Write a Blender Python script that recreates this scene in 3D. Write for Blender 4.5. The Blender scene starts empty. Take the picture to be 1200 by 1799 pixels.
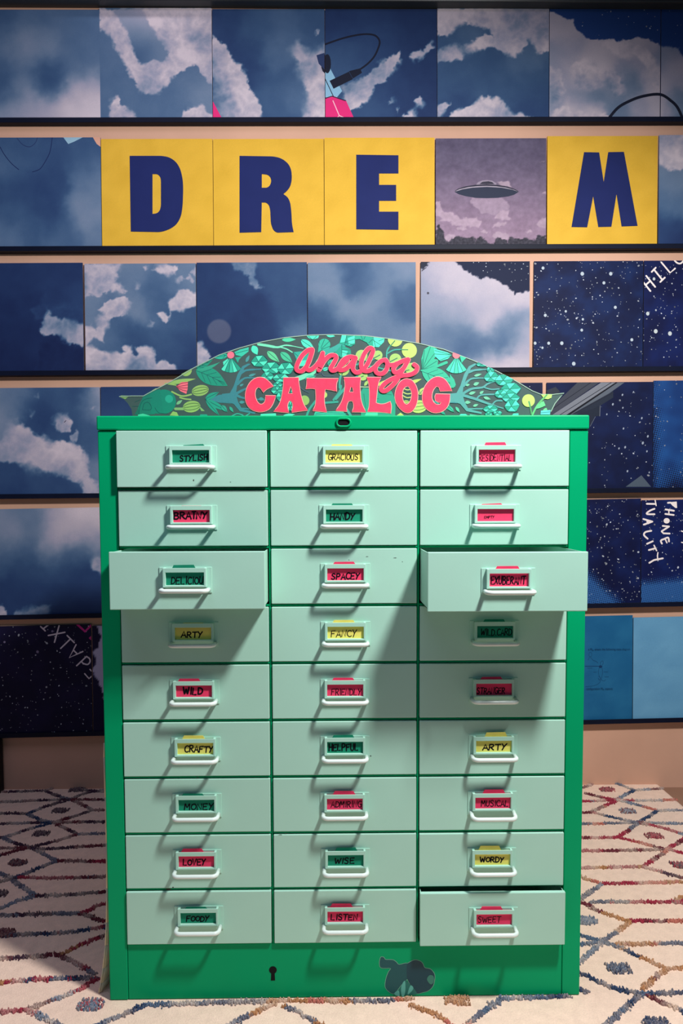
import bpy, bmesh, math, random
import numpy as np
from mathutils import Vector, Matrix
from mathutils.geometry import tessellate_polygon
random.seed(7); np.random.seed(7)
SC = bpy.context.scene
COL = SC.collection

# ------------------------------------------------------------------ camera
F, PPY = 1300.0, 957.24                      # focal length and principal row for a 1200x1799 frame
CAM = np.array([-.0201, -1.2093, .8386]); YAW, PIT, ROL = .0121, .0574, -.0033
FW = np.array([math.sin(YAW)*math.cos(PIT), math.cos(YAW)*math.cos(PIT), -math.sin(PIT)])
_r = np.array([math.cos(YAW), -math.sin(YAW), 0.]); _u = np.cross(_r, FW)
RT = _r*math.cos(ROL)+_u*math.sin(ROL); UP = -_r*math.sin(ROL)+_u*math.cos(ROL)
cd = bpy.data.cameras.new('camera'); co = bpy.data.objects.new('camera', cd); COL.objects.link(co)
cd.sensor_fit = 'VERTICAL'; cd.sensor_height = 36; cd.lens = F*36/1799; cd.shift_y = (PPY-899.5)/1799
cd.clip_start = .01
m = Matrix.Identity(4)
for i in range(3):
    m[i][0], m[i][1], m[i][2], m[i][3] = RT[i], UP[i], -FW[i], CAM[i]
co.matrix_world = m
SC.camera = co

# ------------------------------------------------------------------ light and exposure
SC.view_settings.view_transform = 'Standard'; SC.view_settings.look = 'None'
SC.view_settings.exposure = 0; SC.view_settings.gamma = 1; SC.view_settings.use_curve_mapping = False
w = bpy.data.worlds.new('world'); SC.world = w; w.use_nodes = True
bg = w.node_tree.nodes['Background']; bg.inputs[0].default_value = (.34, .62, 1.0, 1); bg.inputs[1].default_value = .18

def lamp(name, kind, loc, aim, energy, color, **kw):
    d = bpy.data.lights.new(name, kind); d.energy = energy; d.color = color
    for k, v in kw.items(): setattr(d, k, v)
    o = bpy.data.objects.new(name, d); COL.objects.link(o); o.location = loc
    o.rotation_euler = (Vector(aim)-Vector(loc)).to_track_quat('-Z', 'Y').to_euler()
    return o
lamp('key_spot_light', 'SPOT', (.60, -.62, 1.92), (0, .05, .5), 150, (1, .98, .95), spot_size=2.8, spot_blend=.62, shadow_soft_size=.085)
lamp('overhead_fill_light', 'AREA', (-.5, -.5, 2.56), (-.5, -.5, 0), 12, (.74, .72, 1.0), shape='SQUARE', size=1.2)  # added bluish fill that lifts the shaded wall and rug, not a known lamp
lamp('track_light', 'SPOT', (-.55, .70, 2.42), (-.55, .93, 2.1), 2.2, (1, .93, .95), spot_size=1.5, spot_blend=1, shadow_soft_size=.03)

# ------------------------------------------------------------------ helpers
def ray(px, py):
    return FW+RT*((px-600)/F)-UP*((py-PPY)/F)
def at_y(px, py, y):
    d = ray(px, py); return CAM+d*((y-CAM[1])/d[1])
def at_z(px, py, z=0.):
    d = ray(px, py); return CAM+d*((z-CAM[2])/d[2])
def lin(c):
    r = []
    for v in c:
        v = v/255.
        r.append(v/12.92 if v <= .04045 else ((v+.055)/1.055)**2.4)
    return r
def linA(a):
    a = np.clip(a, 0, 255)/255.
    return np.where(a <= .04045, a/12.92, ((a+.055)/1.055)**2.4)

def mat(name, col, rough=.5, spec=.4, noise=None, bump=0, bscale=200, metal=0, coat=0):
    """procedural principled; noise = (scale, amount) varies the colour a little"""
    mt = bpy.data.materials.new(name); mt.use_nodes = True
    n = mt.node_tree.nodes; l = mt.node_tree.links; b = n['Principled BSDF']
    c = tuple(lin(col))+(1,)
    b.inputs['Base Color'].default_value = c; b.inputs['Roughness'].default_value = rough
    b.inputs['Specular IOR Level'].default_value = spec; b.inputs['Metallic'].default_value = metal
    b.inputs['Coat Weight'].default_value = coat
    tc = n.new('ShaderNodeTexCoord')
    if noise:
        t = n.new('ShaderNodeTexNoise'); t.inputs['Scale'].default_value = noise[0]; t.inputs['Detail'].default_value = 5
        r = n.new('ShaderNodeValToRGB')
        r.color_ramp.elements[0].position = .3; r.color_ramp.elements[1].position = .7
        a = noise[1]
        r.color_ramp.elements[0].color = tuple(v*(1-a) for v in c[:3])+(1,)
        r.color_ramp.elements[1].color = tuple(min(1, v*(1+a)) for v in c[:3])+(1,)
        l.new(tc.outputs['Object'], t.inputs['Vector']); l.new(t.outputs['Fac'], r.inputs['Fac']); l.new(r.outputs['Color'], b.inputs['Base Color'])
    if bump:
        t = n.new('ShaderNodeTexNoise'); t.inputs['Scale'].default_value = bscale; t.inputs['Detail'].default_value = 4
        k = n.new('ShaderNodeBump'); k.inputs['Strength'].default_value = bump; k.inputs['Distance'].default_value = .002
        l.new(tc.outputs['Object'], t.inputs['Vector']); l.new(t.outputs['Fac'], k.inputs['Height']); l.new(k.outputs['Normal'], b.inputs['Normal'])
    return mt

def mat_attr(name, rough=.5, spec=.3, grain=.0, bump=0, bscale=900):
    """colour from the printed colour attribute, times fine procedural grain"""
    mt = bpy.data.materials.new(name); mt.use_nodes = True
    n = mt.node_tree.nodes; l = mt.node_tree.links; b = n['Principled BSDF']
    b.inputs['Roughness'].default_value = rough; b.inputs['Specular IOR Level'].default_value = spec
    a = n.new('ShaderNodeAttribute'); a.attribute_name = 'print'
    tc = n.new('ShaderNodeTexCoord')
    t = n.new('ShaderNodeTexNoise'); t.inputs['Scale'].default_value = bscale; t.inputs['Detail'].default_value = 3
    l.new(tc.outputs['Object'], t.inputs['Vector'])
    mr = n.new('ShaderNodeMapRange'); mr.inputs[3].default_value = 1-grain; mr.inputs[4].default_value = 1+grain
    l.new(t.outputs['Fac'], mr.inputs[0])
    v = n.new('ShaderNodeVectorMath'); v.operation = 'SCALE'
    l.new(a.outputs['Color'], v.inputs[0]); l.new(mr.outputs[0], v.inputs['Scale']); l.new(v.outputs[0], b.inputs['Base Color'])
    if bump:
        k = n.new('ShaderNodeBump'); k.inputs['Strength'].default_value = bump; k.inputs['Distance'].default_value = .002
        l.new(t.outputs['Fac'], k.inputs['Height']); l.new(k.outputs['Normal'], b.inputs['Normal'])
    return mt

class MB:
    """mesh builder: vertices, faces, material index, optional vertex colour"""
    def __init__(s): s.v = []; s.f = []; s.mi = []; s.c = []; s.n = 0; s.smooth = []
    def add(s, vs, fs, mi=0, col=None, smooth=False):
        vs = np.asarray(vs, float).reshape(-1, 3); b = s.n
        s.v.append(vs); s.n += len(vs)
        if col is None: col = (1, 1, 1)
        col = np.asarray(col, float)
        if col.ndim == 1: col = np.tile(col, (len(vs), 1))
        s.c.append(col)
        for f in fs: s.f.append([i+b for i in f]); s.mi.append(mi); s.smooth.append(smooth)
    def box(s, x0, x1, y0, y1, z0, z1, mi=0, bev=0, col=None, fn=None):
        bm = bmesh.new(); bmesh.ops.create_cube(bm, size=1)
        for v in bm.verts:
            v.co = Vector(((x0+x1)/2+v.co.x*(x1-x0), (y0+y1)/2+v.co.y*(y1-y0), (z0+z1)/2+v.co.z*(z1-z0)))
        if bev: bmesh.ops.bevel(bm, geom=bm.edges[:], offset=bev, segments=2, affect='EDGES', profile=.5)
        bm.verts.index_update()
        vs = [v.co[:] for v in bm.verts]
        if fn: vs = [fn(*p) for p in vs]
        s.add(vs, [[v.index for v in f.verts] for f in bm.faces], mi, col)
        bm.free()
    def tube(s, path, r, k=10, mi=0, caps=True):
        P = [Vector(p) for p in path]; rings = []; prev = None
        for i, p in enumerate(P):
            t = (P[min(i+1, len(P)-1)]-P[max(i-1, 0)]).normalized()
            if prev is None:
                a = t.orthogonal().normalized()
            else:
                a = (prev-t*prev.dot(t)).normalized()
            prev = a; b = t.cross(a)
            rr = r[i] if isinstance(r, (list, tuple)) else r
            rings.append([tuple(p+(a*math.cos(2*math.pi*j/k)+b*math.sin(2*math.pi*j/k))*rr) for j in range(k)])
        vs = [q for g in rings for q in g]; fs = []
        for i in range(len(P)-1):
            for j in range(k):
                fs.append([i*k+j, i*k+(j+1) % k, (i+1)*k+(j+1) % k, (i+1)*k+j])
        if caps: fs.append(list(range(k))[::-1]); fs.append([(len(P)-1)*k+j for j in range(k)])
        s.add(vs, fs, mi, smooth=True)
    def build(s, name, mats, parent=None, loc=None):
        me = bpy.data.meshes.new(name)
        V = np.concatenate(s.v) if s.v else np.zeros((0, 3))
        me.vertices.add(len(V)); me.vertices.foreach_set('co', V.astype(np.float32).ravel())
        ls = np.array([len(f) for f in s.f], dtype=np.int32); st = np.concatenate([[0], np.cumsum(ls)[:-1]]).astype(np.int32)
        me.loops.add(int(ls.sum())); me.loops.foreach_set('vertex_index', np.array([i for f in s.f for i in f], dtype=np.int32))
        me.polygons.add(len(ls)); me.polygons.foreach_set('loop_start', st); me.polygons.foreach_set('loop_total', ls)
        me.polygons.foreach_set('material_index', np.array(s.mi, dtype=np.int32))
        me.polygons.foreach_set('use_smooth', np.array(s.smooth, dtype=bool))
        me.update(calc_edges=True); me.validate()
        at = me.color_attributes.new('print', 'FLOAT_COLOR', 'POINT')
        C = np.concatenate(s.c); at.data.foreach_set('color', np.concatenate([C, np.ones((len(C), 1))], 1).astype(np.float32).ravel())
        for q in (mats if isinstance(mats, (list, tuple)) else [mats]): me.materials.append(q)
        o = bpy.data.objects.new(name, me); COL.objects.link(o)
        if parent: o.parent = parent
        if loc is not None: o.location = loc
        return o

def empty(name, loc=(0, 0, 0)):
    o = bpy.data.objects.new(name, None); COL.objects.link(o); o.location = loc; o.empty_display_size = .05; return o
def tag(o, label=None, cat=None, group=None, kind=None):
    if label: o['label'] = label
    if cat: o['category'] = cat
    if group: o['group'] = group
    if kind: o['kind'] = kind
    return o

def smooth_line(pts, n=6, closed=False):
    P = [np.array(p, float) for p in pts]; out = []; N = len(P)
    if N < 3 and not closed: return P
    for i in range(N if closed else N-1):
        g = (lambda k: P[k % N]) if closed else (lambda k: P[min(max(k, 0), N-1)])
        a, b, c, d = g(i-1), g(i), g(i+1), g(i+2)
        for j in range(n):
            t = j/n
            out.append(.5*(2*b+(c-a)*t+(2*a-5*b+4*c-d)*t*t+(3*b-a-3*c+d)*t**3))
    if not closed: out.append(P[-1])
    return out
def ribbon(pts, wd, closed=False, cap=True):
    """2-D ribbon along pts; wd number or list; returns list of polygons (quads and caps)"""
    P = [np.array(p, float) for p in pts]
    P = [p for i, p in enumerate(P) if i == 0 or np.hypot(*(p-P[i-1])) > 1e-6]
    N = len(P); L = []; R = []
    if N < 2: return []
    for i in range(N):
        if closed: t = P[(i+1) % N]-P[i-1]
        else: t = P[min(i+1, N-1)]-P[max(i-1, 0)]
        t = t/(np.hypot(*t)+1e-12); nn = np.array([-t[1], t[0]])
        ww = (wd[min(int(i*len(wd)/N), len(wd)-1)] if isinstance(wd, (list, tuple)) else wd)/2
        L.append(P[i]+nn*ww); R.append(P[i]-nn*ww)
    out = []
    for i in range(N if closed else N-1):
        j = (i+1) % N; out.append([L[i], L[j], R[j], R[i]])
    if cap and not closed:
        for e, s in ((0, -1), (N-1, 1)):
            t = (P[1]-P[0]) if e == 0 else (P[-1]-P[-2]); t = t/(np.hypot(*t)+1e-12)*s
            nn = np.array([-t[1], t[0]]); ww = (wd[0 if e == 0 else -1] if isinstance(wd, (list, tuple)) else wd)/2
            out.append([P[e]+ww*(nn*math.cos(a)+t*math.sin(a)) for a in np.linspace(0, math.pi, 6)])
    return out
def tess(loops):
    vs = [Vector((p[0], p[1], 0)) for lp in loops for p in lp]
    return [tuple(p[:2]) for lp in loops for p in lp], [list(t) for t in tessellate_polygon([[Vector((p[0], p[1], 0)) for p in lp] for lp in loops])]
def round_off(P, lim=50, it=2):
    """cut shallow corners so that traced curves read as curves; sharp corners stay"""
    for _ in range(it):
        out = []; n = len(P)
        for i in range(n):
            a, b, c = (np.array(P[i-1], float), np.array(P[i], float), np.array(P[(i+1) % n], float))
            u, v = b-a, c-b; ang = abs(math.degrees(math.atan2(u[0]*v[1]-u[1]*v[0], u@v)))
            if 1 < ang < lim:
                k = .25*min(np.hypot(*u), np.hypot(*v)); out.append(tuple(b-u/np.hypot(*u)*k)); out.append(tuple(b+v/np.hypot(*v)*k))
            else: out.append(tuple(b))
        P = out
    return P
def ellipse(cx, cy, rx, ry, n=20, rot=0):
    c, s = math.cos(rot), math.sin(rot)
    return [(cx+rx*math.cos(a)*c-ry*math.sin(a)*s, cy+rx*math.cos(a)*s+ry*math.sin(a)*c) for a in np.linspace(0, 2*math.pi, n, endpoint=False)]

# ------------------------------------------------------------------ materials
M = {}
M['wall'] = mat('wall paint', (211, 166, 142), .75, .2, noise=(3, .10), bump=.15, bscale=90)
M['floor'] = mat('floor boards', (150, 115, 95), .6, .3, noise=(5, .12))
M['ceil'] = mat('ceiling paint', (60, 60, 66), .8, .2, noise=(4, .1))
M['soffit'] = mat('dark glossy trim paint', (54, 57, 60), .38, .4, noise=(6, .2))
M['ledge'] = mat('navy ledge paint', (12, 18, 38), .5, .12, noise=(12, .2))
M['green'] = mat('emerald enamel', (0, 160, 104), .42, .09, noise=(4, .05), bump=.03, bscale=260)
M['mint'] = mat('mint enamel', (172, 220, 202), .42, .22, noise=(5, .035), bump=.03, bscale=220)
M['handle'] = mat('pale mint enamel gloss', (224, 240, 234), .22, .6, noise=(20, .03))
M['dark'] = mat('shadow black', (8, 10, 14), .7, .2, noise=(30, .2))
M['ink'] = mat('marker ink', (14, 12, 22), .6, .1, noise=(60, .2))
M['c_g'] = mat('green card', (24, 140, 108), .7, .2, noise=(60, .06))
M['c_y'] = mat('yellow card', (240, 226, 112), .7, .2, noise=(60, .05))
M['c_p'] = mat('pink card', (243, 62, 104), .7, .2, noise=(60, .05))
M['edge'] = mat('board edge', (60, 84, 76), .6, .3, noise=(20, .1))
M['print'] = mat_attr('printed paper', .6, .16, grain=.10, bscale=420)
M['paint'] = mat_attr('painted art', .5, .3, grain=.06, bscale=300)
M['rug'] = mat_attr('woven wool', .95, .1, grain=.16, bump=.6, bscale=500)
M['letter'] = mat('navy letter paper', (30, 40, 94), .65, .12, noise=(14, .06))
M['strip'] = mat('cream strip', (214, 208, 178), .6, .3, noise=(20, .05))
M['post'] = mat('black painted wood', (14, 12, 20), .6, .3, noise=(20, .2))

# ------------------------------------------------------------------ the setting
WALL_Y, FLOOR_Z = .937, -.012
def struct(name, mb, mt): return tag(mb.build(name, mt), kind='structure')
b = MB(); b.box(-2.4, 2.4, WALL_Y, WALL_Y+.1, FLOOR_Z, 2.6); struct('wall_back', b, M['wall'])
b = MB(); b.box(-2.5, 2.5, -2.6, WALL_Y+.1, FLOOR_Z-.1, FLOOR_Z); struct('floor', b, M['floor'])
b = MB(); b.box(-2.5, 2.5, -2.6, WALL_Y+.1, 2.6, 2.7); struct('ceiling', b, M['ceil'])
b = MB(); b.box(-2.5, -2.4, -2.6, WALL_Y+.1, FLOOR_Z, 2.6); struct('wall_left', b, M['ceil'])
b = MB(); b.box(2.4, 2.5, -2.6, WALL_Y+.1, FLOOR_Z, 2.6); struct('wall_right', b, M['ceil'])
b = MB(); b.box(-2.4, 2.4, .900, WALL_Y, 2.2110, 2.5, bev=.004); struct('trim_1', b, M['soffit'])

# ------------------------------------------------------------------ picture ledges
LZ = [((-.938, 1.905), (.96, 1.913)), ((-.949, 1.556), (.895, 1.565)), ((-.959, 1.212), (.968, 1.223)),
      ((-.969, .865), (.975, .878)), ((-.979, .518), (.983, .547)), ((-.99, .172), (.999, .205))]
def ledge_z(row, x):
    (xa, za), (xb, zb) = LZ[row]; return za+(zb-za)*(x-xa)/(xb-xa)
ROWN = ['topmost', 'second', 'third', 'fourth', 'fifth', 'lowest']
for r_ in range(6):
    b = MB(); f = lambda x, y, z: (x, y, z+ledge_z(r_, x))
    b.box(-1.45, 1.45, .9135, .9165, -.0135, 0, bev=.0008, fn=f)
    b.box(-1.45, 1.45, .916, WALL_Y-.0003, -.0135, -.012, fn=f)
    tag(b.build('picture_ledge', M['ledge']), ['long navy picture ledge nearest the ceiling, carrying the top row of cloud panels',
        'long navy picture ledge carrying the yellow letter panels', 'long navy picture ledge under the third row of panels, behind the arched sign top',
        'long navy picture ledge meeting the cabinet near its upper drawers', 'long navy picture ledge under the panel lettered PHONE',
        'lowest navy picture ledge, just above the bare wall and rug'][r_], 'picture ledge', 'picture ledges on the wall')

# ------------------------------------------------------------------ printed art helpers
def h2(ix, iy, s):
    v = np.sin(ix*127.1+iy*311.7+s*74.7)*43758.5453
    return v-np.floor(v)
def vn(x, y, s=0):
    """gradient noise, about 0..1"""
    ix, iy = np.floor(x), np.floor(y); fx, fy = x-ix, y-iy
    ux = fx**3*(fx*(fx*6-15)+10); uy = fy**3*(fy*(fy*6-15)+10)
    def g(i, j):
        a = h2(ix+i, iy+j, s)*6.28318; return np.cos(a)*(fx-i)+np.sin(a)*(fy-j)
    v = (g(0, 0)*(1-ux)+g(1, 0)*ux)*(1-uy)+(g(0, 1)*(1-ux)+g(1, 1)*ux)*uy
    return np.clip(.5+v*.78, 0, 1)
def fbm(x, y, s=0, o=4, billow=False):
    t = 0; a = .5; n = 0
    for k in range(o):
        v = vn(x, y, s+k*3.3)
        if billow: v = 1-np.abs(2*v-1)
        t = t+a*v; n += a; a *= .5; x, y = (x*.8-y*.6)*2.03+1.7, (x*.6+y*.8)*2.03+9.2
    return t/n
TONES = np.array([(18, 30, 70), (28, 46, 88), (40, 64, 106), (56, 84, 122), (78, 104, 138), (104, 124, 152), (132, 142, 166), (160, 158, 178), (184, 175, 188), (206, 193, 202)], float)
def tone(t):
    t = np.clip(t, 0, 9); i = np.minimum(t.astype(int), 8); f = (t-i)[..., None]
    return TONES[i]*(1-f)+TONES[i+1]*f
def rbf(X, Y, S, sig):
    num = 0; den = 1e-9
    for x, y, v in S:
        k = np.exp(-((X-x)**2+(Y-y)**2)/(2*sig*sig))+1e-7
        num = num+k*v; den = den+k
    return num/den
def sdf(X, Y, poly):
    d = np.full(X.shape, 1e9); ins = np.zeros(X.shape, bool); n = len(poly)
    for i in range(n):
        x0, y0 = poly[i]; x1, y1 = poly[(i+1) % n]
        ex, ey = x1-x0, y1-y0; wx, wy = X-x0, Y-y0
        t = np.clip((wx*ex+wy*ey)/(ex*ex+ey*ey+1e-9), 0, 1)
        d = np.minimum(d, (wx-ex*t)**2+(wy-ey*t)**2)
        c = (y0 <= Y) != (y1 <= Y)
        if ey: ins ^= c & (X < x0+(Y-y0)*ex/ey)
    d = np.sqrt(d); return np.where(ins, -d, d)
def sst(a): a = np.clip(a, 0, 1); return a*a*(3-2*a)

class Art:
    def __init__(s, X, Y, seed):
        s.X, s.Y, s.seed = X, Y, seed
        s.wx = (fbm(X/26, Y/26, seed)-.5)*26; s.wy = (fbm(X/26, Y/26, seed+50)-.5)*26
        s.jx = (fbm(X/10, Y/10, seed+9, 4)-.5)*13; s.jy = (fbm(X/10, Y/10, seed+19, 4)-.5)*13
        s.T = np.full(X.shape, 2.); s.rgb = None; s.over = []
    def base(s, S, sig=17, nz=.7):
        s.T = rbf(s.X+s.wx*.8+s.jx*.3, s.Y+s.wy*.8+s.jy*.3, S, sig)+(fbm(s.X/30, s.Y/30, s.seed+5, 5)-.5)*nz
    def cloud(s, poly, S, sig=13, soft=3.2, amp=1.0, lump=1.5):
        d = sdf(s.X+s.jx*amp+s.wx*.18*amp, s.Y+s.jy*amp+s.wy*.18*amp, poly)
        a = sst(.5-d/(2*soft*(.55+2.6*np.clip(vn(s.X/34, s.Y/34, s.seed+77)*1.6-.4, 0, 1)**2)))
        if not isinstance(S, (list, tuple)): S = [(0, 0, S)]
        c = rbf(s.X+s.jx+s.wx*.3, s.Y+s.jy+s.wy*.3, S, sig)
        bl = fbm(s.X/20, s.Y/20, s.seed+31, 4, True)
        c = c+(bl-.66)*lump*1.7+(fbm(s.X/42, s.Y/42, s.seed+41, 4)-.55)*lump*2.2+np.clip(1-(-d)/7, 0, 1)*.3-.25
        s.T = s.T*(1-a)+c*a
    def hole(s, poly, S, sig=16, soft=3):
        d = sdf(s.X+s.jx, s.Y+s.jy, poly); a = sst(.5-d/(2*soft))
        s.T = s.T*(1-a)+rbf(s.X+s.wx*.4, s.Y+s.wy*.4, S, sig)*a
    def done(s):
        if s.rgb is None: s.rgb = tone(s.T)
    def rfill(s, poly, col, soft=.8, amp=0.):
        s.done(); d = sdf(s.X+s.jx*amp, s.Y+s.jy*amp, poly); a = sst(.5-d/(2*soft))[..., None]
        s.rgb = s.rgb*(1-a)+np.array(col, float)*a
    # crisp print laid over the ground: polygons in photo pixels
    def poly(s, pts, col): s.over.append(([pts], col))
    def line(s, pts, wd, col, sm=True):
        for q in ribbon(smooth_line(pts) if sm else pts, wd): s.over.append(([q], col))
    def stars(s, n, box, seed, big=.06, col=(205, 212, 225)):
        rr = random.Random(seed)
        for i in range(n):
            x = rr.uniform(box[0], box[2]); y = rr.uniform(box[1], box[3])
            if s.mask is not None and not s.mask(x, y): continue
            r = rr.choice([.45, .5, .6, .7, .8, 1.0]) if rr.random() > big else rr.uniform(1.1, 1.8)
            k = rr.uniform(.45, 1.0) if r < 1.2 else rr.uniform(.35, .9)
            c = [v*k+30*(1-k) for v in col]
            s.over.append(([ellipse(x, y, r, r*rr.uniform(.7, 1.6), 7, rr.random()*3)], c))
    mask = None

PRINT_GAIN = 1.0
LEAN0, LEAN1 = .9205, .9300          # panel front: y at foot and at head
TH = .004
def panel_plane(zb):
    """front plane of a leaning panel standing with its foot at height zb"""
    a = math.asin((LEAN1-LEAN0)/.312); return a, np.array([0, -math.cos(a), math.sin(a)])
def panel(row, xl, xr, yt, art, N, label, group, name='picture_tile', rough=None):
    """one square panel: photo bounds -> real rectangle on the leaning plane, printed front, solid back"""
    xm = at_y((xl+xr)/2, (yt+100), .92)[0]
    zl = ledge_z(row, xm); zb = zl-.0115
    a, nrm = panel_plane(zb); p0 = np.array([0, LEAN0, zb]); ev = np.array([0, math.sin(a), math.cos(a)]); ex = np.array([1., 0, 0])
    def hit(px, py, lift=0.):
        d = ray(px, py); t = (nrm@(p0-CAM))/(nrm@d); P = CAM+d*t; return P+nrm*lift
    def uv(px, py):
        P = hit(px, py)-p0; return P@ex, P@ev
    ym = yt+95
    u0, u1 = uv(xl, ym)[0]+.0008, uv(xr, ym)[0]-.0008
    v1 = uv((xl+xr)/2, yt)[1]; v0 = 0.
    rot = (LZ[row][1][1]-LZ[row][0][1])/(LZ[row][1][0]-LZ[row][0][0])
    uc = (u0+u1)/2
    def P(u, v, lift=0.):
        return p0+ex*u+ev*(v+rot*(u-uc))+nrm*lift
    us = np.linspace(u0, u1, N); vs = np.linspace(v0, v1, N)
    U, V = np.meshgrid(us, vs)
    W = p0+U[..., None]*ex+(V+rot*(U-uc))[..., None]*ev
    D = W-CAM; dd = D@FW; X = 600+F*(D@RT)/dd; Y = PPY-F*(D@UP)/dd
    A = art(X, Y); A.done()
    colr = np.clip(linA(A.rgb)*PRINT_GAIN, 0, .92).reshape(-1, 3)
    b = MB()
    idx = np.arange(N*N).reshape(N, N)
    q = np.stack([idx[:-1, :-1], idx[:-1, 1:], idx[1:, 1:], idx[1:, :-1]], -1).reshape(-1, 4)
    b.add(W.reshape(-1, 3), q.tolist(), 0, colr)
    # back and edges of the card
    C = [P(u0, v0), P(u1, v0), P(u1, v1), P(u0, v1)]; Bk = [c-nrm*TH for c in C]
    edge = np.clip(colr[idx[-1]].mean(0)*.8+.05, 0, 1)
    b.add(C+Bk, [[4, 7, 6, 5], [0, 4, 5, 1], [1, 5, 6, 2], [2, 6, 7, 3], [3, 7, 4, 0]], 0, edge)
    # crisp overlay, clipped to the card
    hu, hv = u1-u0, v1-v0
    k = 0
    for loops, c in A.over:
        lp2 = []
        for lp in loops:
            pts = []
            for (px, py) in lp:
                Q = hit(px, py)-p0; pts.append((Q@ex, Q@ev-rot*(Q@ex-uc)))
            pts = clip_poly(pts, [(u0, v0), (u1, v0), (u1, v1), (u0, v1)])
            if len(pts) > 2: lp2.append(pts)
        if not lp2: continue
        p2, tr = tess(lp2); k += 1
        cc = np.clip(np.array(lin(c))*PRINT_GAIN, 0, .92)
        lift = .00012+k*.0000005
        b.add([P(u, v, lift) for u, v in p2], tr, 0, cc)
    o = b.build(name, M['print'])
    tag(o, label, 'picture', group)
    return o, hit
def clip_poly(sub, conv):
    """Sutherland-Hodgman against a counter-clockwise convex polygon"""
    out = list(sub)
    for i in range(len(conv)):
        a, b2 = conv[i], conv[(i+1) % len(conv)]
        inp = out; out = []
        if not inp: break
        f = lambda p: (b2[0]-a[0])*(p[1]-a[1])-(b2[1]-a[1])*(p[0]-a[0])
        s = inp[-1]
        for e in inp:
            fe, fs = f(e), f(s)
            if (fe >= 0) != (fs >= 0):
                t = fs/(fs-fe); out.append((s[0]+(e[0]-s[0])*t, s[1]+(e[1]-s[1])*t))
            if fe >= 0: out.append(e)
            s = e
    return out
# ------------------------------------------------------------------ picture panels, row by row
def mk(S, clouds=(), holes=(), sig=17, seed=1, post=None, nz=.7):
    def art(X, Y):
        A = Art(X, Y, seed); A.base(S, sig, nz)
        for c in clouds: A.cloud(*c[:2], **(c[2] if len(c) > 2 else {}))
        for h in holes: A.hole(*h[:2], **(h[2] if len(h) > 2 else {}))
        if post: post(A)
        return A
    return art
def night(c1, c2, seed, n, box, post=None, sc=40):
    def art(X, Y):
        A = Art(X, Y, seed); f = sst((fbm(X/sc, Y/sc, seed, 4)-.3)*2.2)[..., None]
        A.rgb = np.array(c1, float)*(1-f)+np.array(c2, float)*f
        if post: post(A, 0)
        A.stars(n, box, seed)
        if post: post(A, 1)
        return A
    return art
INK = (26, 30, 48)
PINK = (226, 46, 120)
# --- row 1
G1 = 'cloud panels on the topmost ledge'
panel(0, -21, 176, 17, mk([(10,40,3),(60,40,4),(120,35,4),(165,40,4),(20,80,5),(40,70,6),(5,70,4),(80,80,5.3),(130,70,4),(165,90,4),(10,120,3),(30,105,5),(80,130,3),(90,150,2),(130,120,4),(165,120,4),(10,170,3),(45,160,6),(70,190,7),(30,200,7),(110,185,8),(140,160,8),(165,150,7.4),(165,195,9),(130,205,9),(10,205,6)], seed=3, sig=19),
      100, 'blurred grey-blue panel with a pale glow along its foot, leftmost on the topmost ledge', G1)
panel(0, 175, 373, 14, mk([(200,90,4),(190,150,4),(230,150,4),(300,170,4),(350,150,5),(320,130,4),(270,190,4),(185,190,4),(360,180,5),(340,120,4),(230,190,4),(310,195,4)],
   [([(173,12),(195,18),(262,12),(376,12),(376,150),(365,142),(350,122),(340,112),(320,125),(300,140),(285,160),(265,168),(245,160),(235,142),(222,120),(210,95),(198,75),(190,60),(180,52),(173,50)],
     [(185,30,8.6),(205,50,8),(222,80,8),(240,125,8.5),(190,62,7),(260,150,7),(300,120,8.5),(330,90,9),(350,40,8.4),(290,30,9),(320,60,9),(360,100,8.6),(345,65,6.5),(362,80,7),(360,130,7),(290,70,6.5),(265,130,6.4),(275,120,8.5)]),
    ([(193,210),(193,188),(200,173),(209,171),(211,185),(224,190),(236,199),(243,210)], [(200,185,8),(205,175,9),(220,200,6.5),(235,205,8)]),
    ([(318,210),(322,196),(338,189),(357,184),(364,196),(376,204),(376,210)], [(340,195,8.6),(360,200,8),(350,206,7)])],
   [([(197,18),(248,12),(262,38),(277,68),(298,95),(286,108),(270,107),(252,112),(243,110),(232,82),(222,52),(208,33)], [(250,28,7.4),(225,28,6.2),(262,55,6),(250,90,2.6),(270,98,4.6),(285,92,5),(235,55,5.2),(245,70,4.4)])], seed=11),
   140, 'bright cloud panel with a dark hole in its cloud, second from left, topmost ledge', G1)
def p3(A):
    A.poly([(373,176),(373,210),(391,210)], PINK); A.poly(ellipse(572,112,8,17,14), INK); A.poly([(556,97),(570,93),(570,122),(560,112)], (44,60,100))
panel(0, 373, 571, 16, mk([(400,40,2),(450,50,3),(500,50,3.4),(550,40,3),(440,100,2),(480,100,4),(510,60,4),(450,140,2),(500,140,3),(480,190,3),(440,200,3),(520,160,4),(560,60,3),(470,160,3.4)],
   [([(371,60),(383,70),(395,80),(404,92),(407,105),(420,113),(430,125),(435,140),(437,155),(450,170),(458,185),(459,210),(371,210)], [(378,80,8),(390,110,7),(403,108,9),(420,125,8.6),(385,150,4.6),(400,190,6.5),(432,180,9),(450,195,8),(395,130,8.6),(410,150,8.6),(380,190,4),(376,120,5)]),
    ([(575,75),(556,90),(545,97),(524,74),(514,90),(520,105),(525,130),(535,150),(541,170),(534,210),(575,210)], [(522,88,7.4),(545,110,7.4),(560,150,8.6),(560,190,9),(541,190,6.6),(565,88,6.5),(530,125,6)], dict(soft=8)),
    ([(553,60),(558,50),(559,60),(552,64)], 7, dict(soft=2))], seed=23, post=p3),
   130, 'cloud panel with a small pink sliver at its bottom left corner, topmost ledge', G1)
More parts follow.
